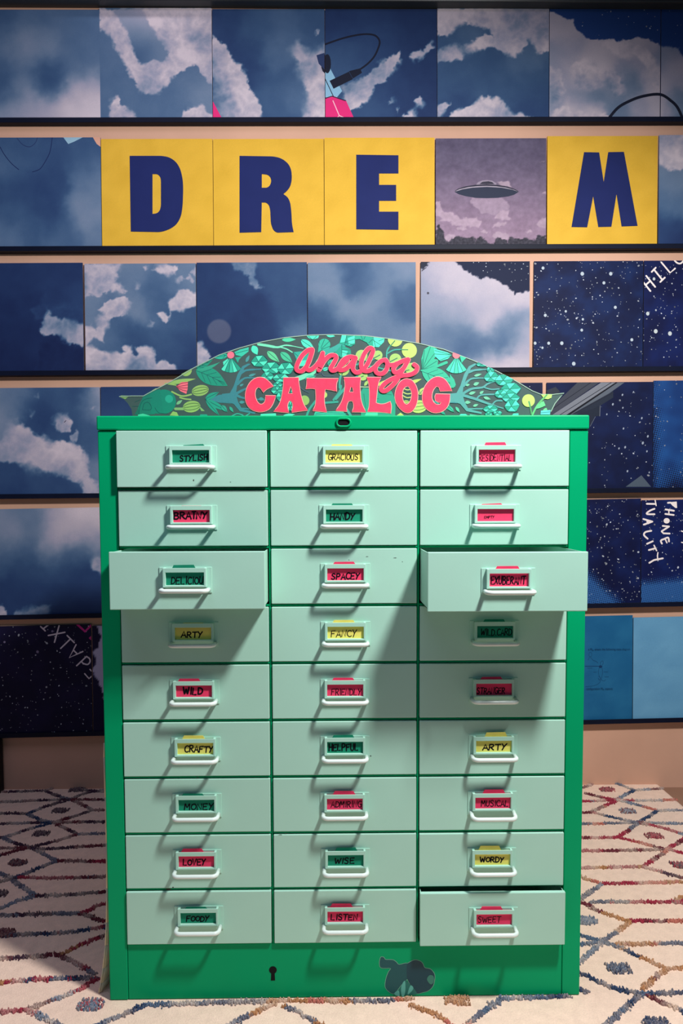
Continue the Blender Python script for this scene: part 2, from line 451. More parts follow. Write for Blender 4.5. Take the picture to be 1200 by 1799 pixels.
def p4(A):
    A.poly([(571,126),(580,120),(601,160),(592,171),(571,171)], (140,186,214))
    A.poly([(571,172),(584,168),(608,177),(623,210),(571,210)], PINK)
    A.line([(585,177),(596,203)], 1.6, (250,190,205), False); A.line([(590,210),(596,203),(612,210)], 1.6, (250,190,205), False)
    A.line([(571,138),(586,170)], 1.4, INK, False); A.line([(571,173),(583,169),(607,177)], 1.6, INK, False)
    A.poly(ellipse(575,112,6.5,17,16), INK)
    A.line([(634,121),(646,112),(657,100),(664,86),(667,73),(660,63),(645,60),(625,62),(600,68),(571,78)], 3.2, INK)
    A.poly([(579,142),(613,126),(620,139),(586,156)], INK); A.poly([(613,125),(633,120),(636,128),(620,138)], INK)
panel(0, 571, 768, 16, mk([(590,40,1.4),(650,40,1.6),(720,40,1.4),(750,60,1.6),(620,90,2.4),(600,110,3),(680,110,2),(660,70,2.4),(720,120,1.4),(720,170,1.6),(660,180,2.6),(740,190,1.4),(690,150,2)],
   [([(702,90),(704,104),(697,116),(685,130),(676,141),(657,150),(655,162),(645,176),(630,190),(612,196),(603,165),(598,150),(628,142),(650,128),(672,108)], [(700,95,8.4),(695,112,8),(675,138,8),(652,155,8),(640,178,8.4),(620,188,8),(625,155,5.5),(660,125,5),(680,112,7),(640,150,6.4)]),
    ([(758,72),(760,85),(746,99),(728,105),(718,99),(726,91),(745,88)], [(757,78,8),(735,97,8),(750,90,6)], dict(soft=3)),
    ([(738,170),(745,180),(742,188),(732,187),(729,178)], 7.6, dict(soft=2.5)), ([(702,210),(712,199),(727,193),(731,210)], 8, dict(soft=2.5)),
    ([(683,180),(690,173),(692,182),(686,185)], 5.5, dict(soft=2.5)), ([(696,192),(702,188),(699,197)], 6, dict(soft=2))], seed=31, post=p4, sig=24),
   140, 'dark panel with a looped black microphone cable over a pink shape, topmost ledge', G1)
panel(0, 768, 965, 15, mk([(790,70,3),(820,70,4),(780,85,3),(870,120,3),(850,100,3),(920,100,4),(860,150,3),(780,150,3),(940,150,3),(800,180,2.2),(930,190,2.2),(880,175,3),(960,180,2.2),(820,130,3)],
   [([(766,13),(968,13),(968,90),(945,92),(938,78),(930,70),(925,82),(905,100),(890,96),(870,82),(845,86),(822,92),(819,82),(836,68),(855,60),(868,66),(860,52),(840,45),(815,40),(800,50),(788,62),(775,64),(766,60)],
     [(780,30,9),(820,30,9),(870,35,9),(900,22,7.6),(920,25,6),(945,40,7.6),(957,55,6.4),(955,80,8.6),(850,72,9),(880,76,7),(900,80,8),(920,60,7.6),(885,55,6.4),(905,45,7),(835,42,7),(780,55,8)]),
    ([(766,92),(778,86),(803,80),(814,92),(816,103),(800,106),(785,108),(766,110)], [(800,88,8.8),(780,98,8),(770,104,6),(810,100,7)]),
    ([(788,210),(795,197),(812,190),(830,183),(843,172),(858,169),(872,172),(885,181),(894,192),(900,200),(918,199),(932,204),(938,210)], [(860,178,9),(845,185,8.8),(810,200,8.6),(880,198,7),(858,195,7.2),(920,206,8)]),
    ([(766,186),(780,180),(792,182),(784,192),(774,208),(766,210)], [(780,184,7.4),(770,200,6)], dict(soft=3))], seed=43),
   140, 'panel with cloud bank above and rounded cloud below, just right of the black cable panel', G1)
def p6(A):
    A.rfill([(960,5),(1420,5),(1420,150),(1222,108),(1200,100),(1194,88),(1180,82),(1158,80),(1140,68),(1120,66),(1090,72),(1070,68),(1040,70),(1026,64),(1013,50),(1006,36),(986,29),(960,17)], (36,66,124), soft=1.2, amp=.8)
    A.mask = lambda x, y: y < 62 and x > 1012; A.stars(40, (965,15,1240,66), 61, .08)
    A.line([(1068,210),(1085,190),(1105,178),(1130,169),(1160,166),(1180,178),(1191,190),(1200,210)], 5, INK)
S6 = [(980,40,8),(1000,60,8),(985,90,6.6),(1015,90,6.6),(1050,80,8.4),(1090,80,8.4),(1120,80,8.6),(1060,110,8),(1035,108,8.4),(1100,112,6.4),(1130,95,7),(1160,112,6),(1190,90,6),(1000,110,8),(975,120,6.4),(1000,145,7),(1028,135,9),(1052,126,9),(1020,170,6),(1050,165,5),(1080,150,6),(1110,150,5),(1150,140,8),(1180,140,7),(1000,195,8.4),(975,180,6),(1040,202,8.4),(1090,190,5),(1120,182,7),(1160,180,8),(1190,180,5),(1190,110,8)]
lumps = [([(1005,120),(1012,108),(1035,103),(1050,115),(1060,128),(1075,122),(1090,135),(1095,160),(1085,170),(1060,150),(1040,160),(1010,150)], [(1030,115,9),(1055,128,8.8),(1088,145,8),(1030,145,6.6),(1070,155,5.5)], dict(soft=4)),
         ([(965,118),(985,128),(993,160),(985,180),(965,190)], [(985,140,8.6),(970,160,6)], dict(soft=4)),
         ([(968,210),(972,196),(990,186),(1010,194),(1030,200),(1062,198),(1070,210)], 8.6, dict(soft=3)),
         ([(1060,80),(1080,70),(1110,70),(1140,90),(1165,125),(1168,160),(1150,160),(1140,120),(1120,100),(1090,100)], [(1100,82,8.8),(1140,110,8.2),(1160,140,8.4)], dict(soft=5))]
panel(0, 965, 1160.5, 16, mk(S6, lumps, sig=14, seed=51, post=p6), 140, 'bulging cloud panel with blue starry corner and rising dark arch, topmost ledge', G1)
panel(0, 1161, 1357, 16, mk(S6, sig=14, seed=51, post=p6), 100, 'rightmost topmost panel, cut by the photo edge, with the falling end of the arch', G1)
# --- row 2
G2 = 'picture panels on the second ledge'
def p20(A):
    A.poly([(111,241),(146,241),(130,249),(120,253)], (150,186,206)); A.poly([(163,241),(178,241),(178,259),(170,253)], (220,164,140))
    A.line([(0,258),(8,272),(20,287),(33,298)], 1.3, (28,42,86)); A.line([(57,302),(70,297),(80,283),(88,266),(92,241)], 1.3, (28,42,86))
    A.line([(30,243),(40,254),(52,258),(62,251),(66,241)], 1., (38,52,96))
panel(1, -18, 178, 241.5, mk([(20,270,3),(90,270,2.6),(150,270,3),(10,295,4),(20,320,2.4),(90,330,2.2),(160,310,4),(172,330,5),(30,380,3),(20,415,4.2),(90,380,2),(140,365,5),(150,385,6),(172,355,5),(120,400,3),(170,410,4.6),(100,415,3.8),(60,340,2.2),(60,400,3),(50,270,3)], seed=61, post=p20),
   100, 'hazy blue panel with faint cable loops, left of the letter D on the second ledge', G2)
LETTERS = dict(
 D=[[(228,274),(286,274),(299,277),(310,285),(317,297),(321,314),(322,330),(321,362),(318,381),(310,395),(298,403),(283,408),(230,407)], [(268,306),(277,306),(282,311),(283,318),(283,362),(281,370),(276,375),(268,376)]],
 R=[[(421,274),(482,275),(496,279),(507,288),(512,299),(513,315),(510,328),(504,336),(498,341),(506,347),(510,356),(512,372),(513,394),(516,408),(486,409),(480,404),(476,393),(475,370),(473,361),(468,356),(460,356),(459,408),(421,409)], [(460,306),(470,307),(475,311),(477,318),(475,325),(470,330),(460,330)]],
 E=[[(626,272),(700,273),(700,305),(666,305),(666,325),(696,325),(696,353),(666,353),(666,372),(700,372),(700,404),(626,403)]],
 M=[[(1026,267.5),(1052.5,268),(1060.5,320),(1068.5,267.5),(1096,267),(1120,397),(1092,398),(1083,341),(1074,398.5),(1051,399),(1042,345),(1031.5,399.5),(1004,399)]])
def yellow(seed):
    def art(X, Y):
        A = Art(X, Y, seed); f = (fbm(X/40, Y/40, seed, 4)-.5)[..., None]
        A.rgb = np.array((221,174,56), float)+f*np.array((22,20,16)); return A
    return art
def letter_panel(ch, xl, xr, yt, seed, label):
    o, hit = panel(1, xl, xr, yt, yellow(seed), 24, label, 'yellow letter panels on the second ledge', 'letter_tile')
    L = [round_off(lp) for lp in LETTERS[ch]] if ch in 'DR' else LETTERS[ch]; b = MB()
    p2, tr = tess(L)
    fr = [hit(x, y, .0009) for x, y in p2]; b.add(fr, tr)
    k = 0
    for lp in L:
        n = len(lp); A_ = [hit(x, y, .0009) for x, y in lp]; B_ = [hit(x, y, .0001) for x, y in lp]
        b.add(A_+B_, [[i, (i+1) % n, n+(i+1) % n, n+i] for i in range(n)])
    tag(b.build('letter', M['letter'], o), 'navy capital '+ch)
letter_panel('D', 178, 374.5, 244, 71, 'yellow panel with a navy letter D on the second ledge')
letter_panel('R', 374.5, 569.5, 244, 72, 'yellow panel with a navy letter R on the second ledge')
letter_panel('E', 569.5, 764, 242, 73, 'yellow panel with a navy letter E on the second ledge')
def ufo(A):
    C = lambda L: [(760+x/5.714, 230+y/5.714) for x, y in L]
    cl = (164,142,160)
    A.rgb = np.array((88,80,104), float)*(1-sst((A.Y-243)/190)[..., None])+np.array((142,118,140), float)*sst((A.Y-243)/190)[..., None]
    A.rgb = A.rgb+((fbm(A.X/30, A.Y/22, 5, 5)-.5)*26)[..., None]
    for P, c, s in (([(370,690),(400,670),(700,670),(760,730),(770,790),(720,800),(690,830),(640,840),(600,850),(540,820),(500,830),(470,780),(400,740)], (150,130,150), 1.6),
                 ([(640,840),(690,800),(780,800),(750,850),(780,880),(720,895),(620,890)], cl, 1.2),
                 ([(595,960),(620,930),(700,920),(750,920),(740,945),(660,965)], cl, 1.2),
                 ([(640,520),(690,500),(770,510),(790,560),(700,560)], (160,140,156), 1.2),
                 ([(30,720),(80,710),(90,790),(110,820),(180,820),(250,850),(280,880),(330,870),(400,880),(440,870),(485,910),(475,970),(400,960),(330,960),(350,990),(250,1000),(240,980),(300,960),(190,940),(190,910),(70,910),(100,880),(30,840)], cl, 1.2),
                 ([(1045,950),(1090,890),(1145,870),(1145,965),(1080,970)], cl, 1.2), ([(485,1010),(520,990),(580,1020),(500,1025)], cl, 1),
                 ([(600,1050),(640,1015),(730,1015),(770,1060),(770,1090),(610,1080)], cl, 1.3), ([(120,1080),(150,1040),(210,1040),(230,1080),(150,1140)], cl, 1.2),
                 ([(1105,630),(1140,610),(1145,635)], cl, 1), ([(930,1015),(985,995),(990,1025)], cl, 1), ([(1070,322),(1135,308),(1130,318)], (140,124,144), .8)):
        A.rfill(C(P), c, s, .7)
    A.rgb = A.rgb*(.9+.2*fbm(A.X/8, A.Y/8, 8, 3))[..., None]
    dk = (40,38,50)
    A.rfill(C([(20,1170),(30,1000),(60,950),(100,1000),(125,1050),(130,1100),(170,1130),(190,1080),(250,1065),(330,1070),(400,1065),(430,1090),(470,1065),(520,1080),(570,1140),(600,1140),(620,1090),(680,1075),(740,1090),(760,1120),(790,1080),(850,1075),(900,1080),(940,1085),(990,1085),(1030,1090),(1070,1055),(1145,1060),(1145,1170)]), dk, 1, 1.0)
    A.rgb = np.where((A.Y > 405)[..., None] & (A.rgb.sum(-1) < 210)[..., None], A.rgb+(fbm(A.X/4, A.Y/4, 3, 2)[..., None]-.3)*60, A.rgb)
    A.poly(C([(435,545),(455,515),(500,497),(550,493),(600,500),(640,525),(640,545)]), (140,128,146))
    A.poly(C([(470,535),(500,512),(560,505),(600,515),(620,535)]), (50,48,62))
    A.poly(C([(225,600),(260,578),(330,556),(430,541),(545,536),(660,542),(760,560),(830,585),(862,605),(862,615),(225,615)]), (46,44,60))
    A.poly(C([(222,608),(270,585),(360,564),(450,555),(545,552),(640,556),(740,570),(820,592),(864,612),(800,600),(545,575),(300,596)]), (156,146,160))
    A.poly(C([(222,612),(300,587),(400,570),(545,562),(690,570),(800,590),(864,612),(820,640),(760,658),(650,672),(545,676),(430,672),(330,655),(260,635)]), (42,48,68))
panel(1, 765, 960, 243, lambda X, Y: (lambda A: (ufo(A), A)[1])(Art(X, Y, 77)), 150, 'mauve panel showing a flying saucer above treetops, between the letters E and M', G2)
letter_panel('M', 961, 1155.5, 239, 74, 'yellow panel with a navy letter M on the second ledge')
panel(1, 1157, 1353, 237, mk([(1170,300,5),(1180,330,5),(1190,360,4),(1170,400,2),(1195,420,1),(1170,350,4),(1190,310,5)], [([(1155,234),(1240,234),(1240,285),(1215,290),(1195,298),(1180,300),(1165,290),(1155,288)], [(1170,255,7),(1190,275,8.6),(1165,280,8),(1190,245,7)])], seed=81),
   90, 'blue panel with a cloud at its top, right of the letter M', G2)
# --- row 3
G3 = 'picture panels on the third ledge'
panel(2, -50, 146.5, 462, mk([(20,490,1.2),(70,490,1.3),(130,480,1.2),(20,560,.8),(60,600,.8),(120,630,.8),(30,640,.5),(135,520,1.8),(95,530,1.4),(60,540,1)],
   [([(55,545),(75,535),(82,515),(88,540),(110,535),(147,545),(150,575),(100,565),(85,560),(62,560)], 2.0, dict(soft=5, lump=.5)),
    ([(67,578),(75,572),(83,545),(92,555),(108,560),(130,566),(150,570),(150,607),(118,604),(110,592),(98,586),(78,590)], [(75,580,7),(90,560,6.4),(110,570,5),(130,590,6.6),(140,600,7),(100,582,6.6)]),
    ([(70,600),(98,588),(112,606),(150,610),(150,655),(60,655)], .7, dict(lump=.3, soft=2))], seed=91),
   110, 'near-black navy panel with one ragged lit cloud, leftmost on the third ledge', G3)
C8 = lambda L: [(150+x/6, 430+y/6) for x, y in L]
panel(2, 149, 345, 463, mk([(152,540,5),(165,560,5),(230,500,4.6),(240,475,5),(260,500,3.6),(300,510,3.6),(250,540,5),(270,555,5),(230,545,5.4),(215,575,3),(235,590,2.4),(200,610,3.4),(190,590,4.6),(260,590,3),(300,570,3.4),(330,565,2.8),(320,600,2.2),(290,600,3),(340,635,1.8),(300,625,2.6),(280,535,3),(275,545,2.6),(200,560,3.4),(330,490,5),(310,490,4.6),(245,615,2.4)],
   [(C8([(-10,200),(370,195),(360,260),(330,300),(350,340),(300,380),(390,430),(440,490),(380,520),(320,500),(250,480),(180,530),(120,560),(80,520),(30,545),(-10,560)]), [(170,475,8.6),(200,480,8),(190,500,8.6),(165,495,6),(210,510,8),(180,512,7.4),(160,515,8)], dict(soft=4)),
    (C8([(140,685),(180,650),(210,600),(290,570),(420,545),(450,590),(490,610),(460,680),(400,740),(310,750),(260,780),(180,810),(130,800),(190,720)]), [(190,530,8.8),(215,530,8.2),(225,540,7),(180,560,8),(200,545,7.4)]),
    (C8([(860,620),(880,590),(940,550),(980,480),(1040,465),(1090,470),(1130,510),(1190,520),(1190,640),(1100,660),(1000,710),(950,690),(910,700),(880,800),(850,825),(800,790),(755,720),(790,705),(850,720),(880,760),(905,700),(880,660)]), [(320,515,9),(305,530,7.6),(335,525,8.4),(325,540,8.2),(290,560,8.4),(315,535,6.6)], dict(amp=.6)),
    (C8([(-10,850),(60,850),(110,900),(140,840),(240,780),(250,830),(210,900),(190,1030),(150,1020),(100,980),(60,1000),(30,1060),(-10,1060)]), [(155,580,8.6),(165,590,8.6),(180,575,8),(170,600,6.4)], dict(amp=.7)),
    (C8([(-10,1060),(60,1065),(120,1090),(170,1130),(280,1140),(390,1140),(420,1125),(385,1085),(420,1060),(480,1075),(500,1120),(490,1150),(530,1180),(560,1140),(530,1090),(560,1075),(640,1068),(700,1080),(725,1120),(735,1180),(755,1250),(790,1220),(830,1208),(880,1250),(940,1270),(970,1330),(970,1360),(-10,1360)]), [(160,620,9),(180,630,8.8),(205,625,9),(230,615,8.8),(260,612,8.8),(255,635,5),(240,645,5),(175,645,6),(200,645,8.4),(270,625,8.4),(290,640,8.6),(280,648,6),(215,615,8)], dict(amp=.6)),
    (C8([(720,270),(780,230),(850,205),(960,205),(975,270),(940,300),(830,310)]), 8.4), (C8([(605,240),(640,225),(660,260),(630,275)]), 7.4),
    (C8([(950,370),(1010,320),(1050,350),(1100,310),(1140,380),(1120,405),(1070,350),(1030,360),(990,405)]), 7), (C8([(525,460),(545,420),(562,430),(545,475)]), 7), (C8([(675,855),(700,805),(720,825)]), 7), (C8([(1120,300),(1160,250),(1190,260),(1190,320)]), 7.4)], seed=101, sig=15),
   165, 'crowded cloud panel with many white puffs, above the left end of the arched sign', G3)
def p32(A):
    a = sst((23-np.hypot(A.X-385, A.Y-582))/4)*.55; A.done(); A.rgb = A.rgb*(1-a[..., None])+np.array((118,116,134))*a[..., None]
panel(2, 345.5, 540, 461, mk([(370,490,1.6),(430,480,2),(480,470,2.6),(520,490,2.6),(380,540,1.6),(450,560,1.4),(500,560,2.6),(525,585,4.4),(400,520,1.6),(360,520,1.6),(470,590,1.6),(420,600,1.4),(530,540,2.4)],
   [([(402,458),(450,458),(447,490),(460,505),(447,507),(440,500),(438,485),(425,478),(412,472)], [(420,465,4.6),(440,475,5),(450,500,5.4)], dict(soft=4)),
    ([(340,598),(352,602),(364,618),(370,640),(366,660),(340,660)], [(350,610,8),(360,635,8.4),(352,645,7)])], seed=111, post=p32),
   110, 'dark panel with a pale disc, above the left slope of the arched sign', G3)
panel(2, 540.5, 731, 461, mk([(560,480,5),(590,490,5.4),(620,500,2.4),(615,470,3),(670,480,4.6),(710,480,5.4),(600,540,5.6),(575,520,5.6),(620,545,5.4),(660,530,5.4),(685,540,4.4),(560,560,2.4),(570,545,3),(705,540,3),(715,520,3.4),(710,590,5),(640,575,5),(560,600,2.4),(680,580,4.6),(600,580,3),(640,500,4)], sig=16, seed=121),
   90, 'soft hazy grey-blue panel directly above the crown of the arched sign', G3)
def p34(A):
    A.rfill([(790,450),(940,450),(940,508),(905,516),(893,503),(865,489),(842,488),(828,481),(812,470)], (16,26,58), 1.2, 1.0)
    A.rfill([(736,450),(760,450),(750,466),(742,474),(736,470)], (36,40,58), 1., .8)
    A.mask = lambda x, y: y < 455+.42*(x-800) and y < 500; A.stars(60, (815,458,931,508), 5, .03)
    A.line([(741,476),(749,470)], 1.2, (40,40,50), False); A.poly(ellipse(752,515,2.2,2.2,8), (70,70,84))
panel(2, 739, 931, 459.5, mk([(760,480,7.4),(790,480,8),(800,500,8),(840,510,8),(870,520,8),(900,530,8.2),(760,530,6.6),(750,560,5.6),(800,550,6),(850,540,6.6),(858,560,8.4),(790,590,4.4),(820,600,3.6),(880,585,4.6),(900,565,3.6),(915,580,7),(890,605,3),(920,610,7),(860,642,8),(900,640,8.8),(840,610,4),(760,600,5),(925,640,8),(745,500,6.4),(830,565,6),(880,540,7.4),(825,530,7.4)], sig=16, seed=131, post=p34),
   130, 'pale cloud panel with torn starry corner, above the right slope of the arched sign', G3)
def p35(A, k):
    if k == 0: return
    for x, y, r in ((954,471,2.6),(1023,481,3.2),(1061,497,2.6),(1073,481,3),(1081,540,2.6),(958,554,2.6),(994,547,2),(1024,561,2),(1008,639,3.2),(964,603,2.6),(987,603,3),(940,603,2.6),(1110,597,2.6),(953,611,2),(1022,580,2.4)):
        A.poly(ellipse(x, y, r, r*1.1, 10), (178,190,200))
panel(2, 937.5, 1130, 458.5, night((6,17,56), (13,35,82), 141, 260, (937,458,1130,648), p35), 60, 'starry navy panel left of the lettered star panel, third ledge', G3)
CREAM = (238,226,222)
def p36(A, k):
    if k == 0: return
    C = lambda L: [(1120+x/15, 440+y/15) for x, y in L]
    for L in ([(230,670),(465,960)], [(140,820),(340,1070)], [(230,895),(325,815)], [(480,455),(375,565)], [(430,500),(650,770)], [(720,715),(600,830)], [(630,315),(860,590),(990,475)]):
        A.line(C(L), 2.9, CREAM, False)
    A.line(C([(930,190),(1000,290),(1060,335),(1120,345),(1180,310),(1260,200)]), 2.9, CREAM)
    for x, y, r in ((1138,551,3),(1152,582,3.4),(1177,586,3.4),(1149,490,2.4)): A.poly(ellipse(x, y, r, r*1.15, 10), (190,198,200))
panel(2, 1130.5, 1326, 457.5, night((5,14,58), (9,26,80), 151, 150, (1130,457,1240,648), p36), 50, 'starry navy panel with slanted cream letters HIL at the right edge of the photo', G3)
# --- row 4
G4 = 'picture panels on the fourth ledge'
panel(3, -20, 177, 681, mk([(15,690,4.6),(20,720,5.6),(10,750,5.4),(30,690,5.4),(42,700,2.4),(45,690,5),(65,690,2.4),(70,720,2),(100,690,2.6),(110,690,4),(125,720,3),(130,690,2),(140,690,1.8),(165,690,7),(170,715,6.6),(155,720,4.4),(50,735,2.2),(80,740,1.8),(60,760,2.6),(95,770,2.8),(140,740,2.6),(160,760,3),(170,790,3.4),(165,830,5.4),(145,862,2.4),(60,850,2.6),(10,850,2.6),(20,862,1.6),(100,858,2.4)],
   [([(-20,800),(8,770),(20,752),(33,745),(50,751),(60,763),(75,768),(88,777),(105,775),(120,774),(140,785),(152,800),(155,820),(155,838),(172,848),(180,872),(150,872),(142,848),(112,838),(80,828),(50,818),(20,814),(-20,808)], [(35,760,8.4),(30,780,7.4),(42,778,6.4),(60,790,8.4),(100,800,8.8),(130,800,8.8),(140,825,8.4),(70,812,7.6),(110,832,5.6),(20,807,6.4),(150,845,7.2),(165,860,8)], dict(soft=6, lump=.8)),
    ([(95,738),(104,730),(118,731),(127,742),(126,757),(112,760),(97,754)], [(112,742,8),(118,750,7.6),(102,755,5.6)], dict(soft=4)), ([(124,768),(134,753),(138,765),(131,780)], 6, dict(soft=3)),
    ([(52,735),(54,722),(58,724),(56,735)], 5, dict(soft=3)), ([(62,697),(66,691),(66,700)], 6, dict(soft=3)), ([(160,718),(165,712),(164,722)], 7, dict(soft=3))], seed=161, post=lambda A: A.line([(113,742),(116,739)], 1, INK, False)),
   140, 'soft billowing cloud panel left of the cabinet lid, fourth ledge', G4)
panel(3, 177.5, 374, 679, mk([(190,690,1.4),(230,690,1.6),(270,690,1.6),(200,720,3),(250,720,2.4),(330,700,1.6),(300,800,2)], seed=171, nz=.2, sig=25), 50, 'plain slate-blue panel half hidden behind the left end of the arched sign', G4)
panel(3, 758, 953.5, 673, night((18,24,58), (30,42,84), 181, 60, (758,673,954,870)), 40, 'navy panel mostly hidden behind the right slope of the arched sign', G4)
C6 = lambda L: [(930+x/4.444, 650+y/4.444) for x, y in L]
def p42(A, k):
    if k == 0: return
    A.poly(C6([(375,98),(545,98),(165,360),(90,360),(165,300)]), (62,66,78)); A.poly(C6([(135,160),(205,132),(240,170),(150,220)]), (48,54,66))
    A.poly(C6([(560,98),(672,98),(290,350),(180,350)]), (120,124,134)); A.poly(C6([(672,98),(690,98),(318,350),(290,350)]), (12,14,26))
    A.poly(C6([(690,98),(742,98),(395,345),(318,350)]), (88,96,108)); A.poly(C6([(655,165),(655,215),(560,275),(400,345),(330,345),(520,240)]), (34,42,58))
    A.poly(C6([(555,280),(550,360),(510,362),(470,440),(380,345)]), (30,38,54))
    for L in ([(480,98),(120,345)], [(640,98),(240,350)], [(650,180),(350,340)]): A.line(C6(L), 1.1, (30,34,48), False)
    A.line(C6([(553,280),(550,360)]), .9, (110,116,128), False); A.line(C6([(515,365),(475,440)]), .9, (90,98,110), False)
    A.poly(C6([(752,912),(875,822),(950,912)]), (72,84,98))
    for x, y, r in ((727,194,2),(652,268,2.2),(605,346,1.6),(878,376,2),(886,570,2.6),(925,518,2.2),(748,603,2.2),(700,612,1.8),(918,635,1.8),(766,790,2),(735,457,1.9),(730,295,1.7),(936,800,1.6),(813,172,1.6)):
        q = C6([(x, y)])[0]; A.poly(ellipse(q[0], q[1], r*.7, r*1.05, 9, .3), (150,160,176))
panel(3, 959.5, 1147, 671.5, night((5,15,52), (10,26,70), 191, 70, (1030,680,1147,862), p42), 60, 'starry panel with grey diagonal beams right of the arched sign, fourth ledge', G4)
def halftone(A, fn, step, col, box):
    """rows of printed dots; radius follows fn(x, y) in 0..1"""
    c, s = math.cos(.26), math.sin(.26)
    for i in range(-80, 80):
        for j in range(-80, 80):
            x = (box[0]+box[2])/2+(i*c-j*s)*step; y = (box[1]+box[3])/2+(i*s+j*c)*step
            if box[0] < x < box[2] and box[1] < y < box[3]:
                k = fn(x, y)
                if k > .08: A.poly(ellipse(x, y, step*.5*k, step*.5*k, 6), col)
def p43(A, k):
    if k == 0:
        f = sst((fbm(A.X/45, A.Y/45, 7, 2)-.2)*1.6)[..., None]; A.rgb = np.array((16,50,104), float)*(1-f)+np.array((28,78,140), float)*f; return
    def dens(x, y):
        d = math.hypot((x-1165)/26, (y-735)/75); e = max(0, (1172-x)/22)
        return min(1.15, max(0, max(e*.9*(1 if y > 715 else .5), (y-795)/60*(1.2-abs(x-1185)/60))))
    halftone(A, dens, 3.6, (10,16,48), (1147,668,1225,862))
panel(3, 1147.5, 1343, 668, night((16,50,104), (28,78,140), 201, 50, (1147,668,1230,862), p43), 40, 'blue dotted halftone panel at the right edge of the photo, fourth ledge', G4)
# --- row 5
G5 = 'picture panels on the fifth ledge'
panel(4, -18, 178, 893, mk([(20,910,5.6),(30,940,6.6),(50,905,4.4),(85,905,6.6),(110,905,8.4),(150,905,9),(170,910,9),(95,940,8),(90,962,6.4),(130,935,8),(165,940,6.4),(50,960,3.4),(20,980,3),(100,990,3.4),(140,970,3.4),(50,1000,2.4),(120,1010,2),(160,1015,2),(30,1040,1.8),(90,1040,1.9),(150,1050,1.6),(120,1072,1.7),(10,955,5),(65,925,4.4)],
   [([(-20,1062),(3,1063),(12,1074),(14,1085),(-20,1085)], 7.6), ([(20,1082),(30,1073),(50,1070),(70,1066),(86,1062),(84,1075),(80,1084)], 5.4), ([(160,988),(166,979),(174,976),(182,980),(182,1010),(172,1006),(163,1000)], [(168,985,6.6),(175,1000,5.6)], dict(amp=.6))], seed=211, sig=18),
   110, 'cloud panel left of the cabinet with a pale cloud at its top right, fifth ledge', G5)
BL = (44,92,152)
def p51(A, k):
    if k == 0: return
    halftone(A, lambda x, y: min(1.1, max(0, (y-(985+max(0, x-1030)*.95))/26)), 3.4, BL, (1000,985,1100,1062))
panel(4, 930, 1126, 877.5, night((5,12,52), (10,26,76), 221, 190, (1020,877,1126,1062), p51), 50, 'starry navy panel beside the cabinet, left of the panel lettered PHONE', G5)
def p52(A, k):
    if k == 0: return
    C = lambda L: [(1110+x/13.33, 865+y/13.33) for x, y in L]
    halftone(A, lambda x, y: min(1.15, max(0, (y-1012+(x-1126)*.08)/16)), 3.2, BL, (1126,1005,1215,1062))
    for L, wd in (([(545,180),(570,310)], 2), ([(350,268),(560,272)], 3), ([(530,385),(440,420),(355,480),(370,510),(530,512)], 3), ([(270,625),(480,685)], 3), ([(480,685),(280,755)], 3), ([(455,900),(320,930),(285,1000),(370,1085)], 3), ([(355,1205),(490,1145)], 3), ([(520,1240),(580,1365)], 2.4), ([(400,1350),(550,1310)], 3), ([(610,1410),(600,1480),(605,1560)], 2.2), ([(410,1650),(520,1585),(725,1545)], 3),
               ([(845,245),(900,240)], 3), ([(790,400),(985,430)], 3), ([(785,505),(980,530)], 3), ([(865,420),(870,520)], 2), ([(725,785),(870,800)], 3), ([(870,800),(700,910)], 3), ([(700,915),(740,960),(885,965)], 3), ([(705,1200),(680,1130),(760,1090),(850,1060),(870,1150)], 3), ([(780,1090),(820,1180)], 2.4),
               ([(1160,905),(1230,930)], 2), ([(1165,1170),(1230,1185)], 2)):
        A.line(C(L), wd, CREAM, len(L) > 3)
    A.poly(C([(880,230),(1050,215),(1060,365),(1020,365),(950,310)]), CREAM); A.poly(ellipse(1110+815/13.33, 865+665/13.33, 5.4, 4.8, 14), CREAM)
    A.poly(C([(340,660),(480,685),(390,745),(350,730)]), CREAM)
panel(4, 1126.5, 1322, 877, night((8,18,66), (12,32,90), 231, 110, (1126,877,1225,1060), p52), 50, 'navy panel with cream hand lettering PHONE at the right edge of the photo', G5)
# --- row 6
G6 = 'picture panels on the lowest ledge'
PALE = (206,194,204)
def p60(A, k):
    if k == 0: return
    C = lambda L: [(60+x/9.23, 1085+y/9.23) for x, y in L]
    for L in ([(105,145),(180,215)], [(150,180),(240,110)], [(405,130),(330,400)], [(230,290),(500,238)], [(535,290),(650,405)], [(585,350),(430,500)], [(680,440),(570,650),(790,550)], [(640,530),(700,590)], [(690,780),(850,630)], [(765,710),(800,750)]):
        A.line(C(L), 2.5, PALE, False)
    A.line(C([(850,630),(900,670),(905,720),(865,760),(800,745)]), 2.5, PALE)
    A.line(C([(905,840),(950,885)]), 2.3, PALE, False); A.line(C([(820,910),(890,990),(950,935)]), 2.3, PALE, False)
    A.line(C([(700,110),(825,225),(935,115)]), 4.2, (186,44,124), False); A.poly(C([(885,330),(935,290),(935,380)]), (186,44,124))
    for x, y, r in ((66,1145,2.4),(92,1109,2),(8,1128,2)): A.poly(ellipse(x, y, r, r, 9), (120,110,140))
panel(5, -35, 161.5, 1099, night((16,14,44), (24,20,56), 241, 190, (-10,1099,162,1290), p60), 40, 'near-black starry panel with slanted letters XTAP, leftmost on the lowest ledge', G6)
def p61(A, k):
    if k == 0:
        A.rfill([(168,1090),(380,1090),(380,1260),(200,1260),(186,1235),(180,1215),(172,1195),(165,1185),(162,1175),(170,1165),(165,1150),(163,1145),(172,1137),(174,1128),(177,1120)], (172,166,194), 1.2, .8)
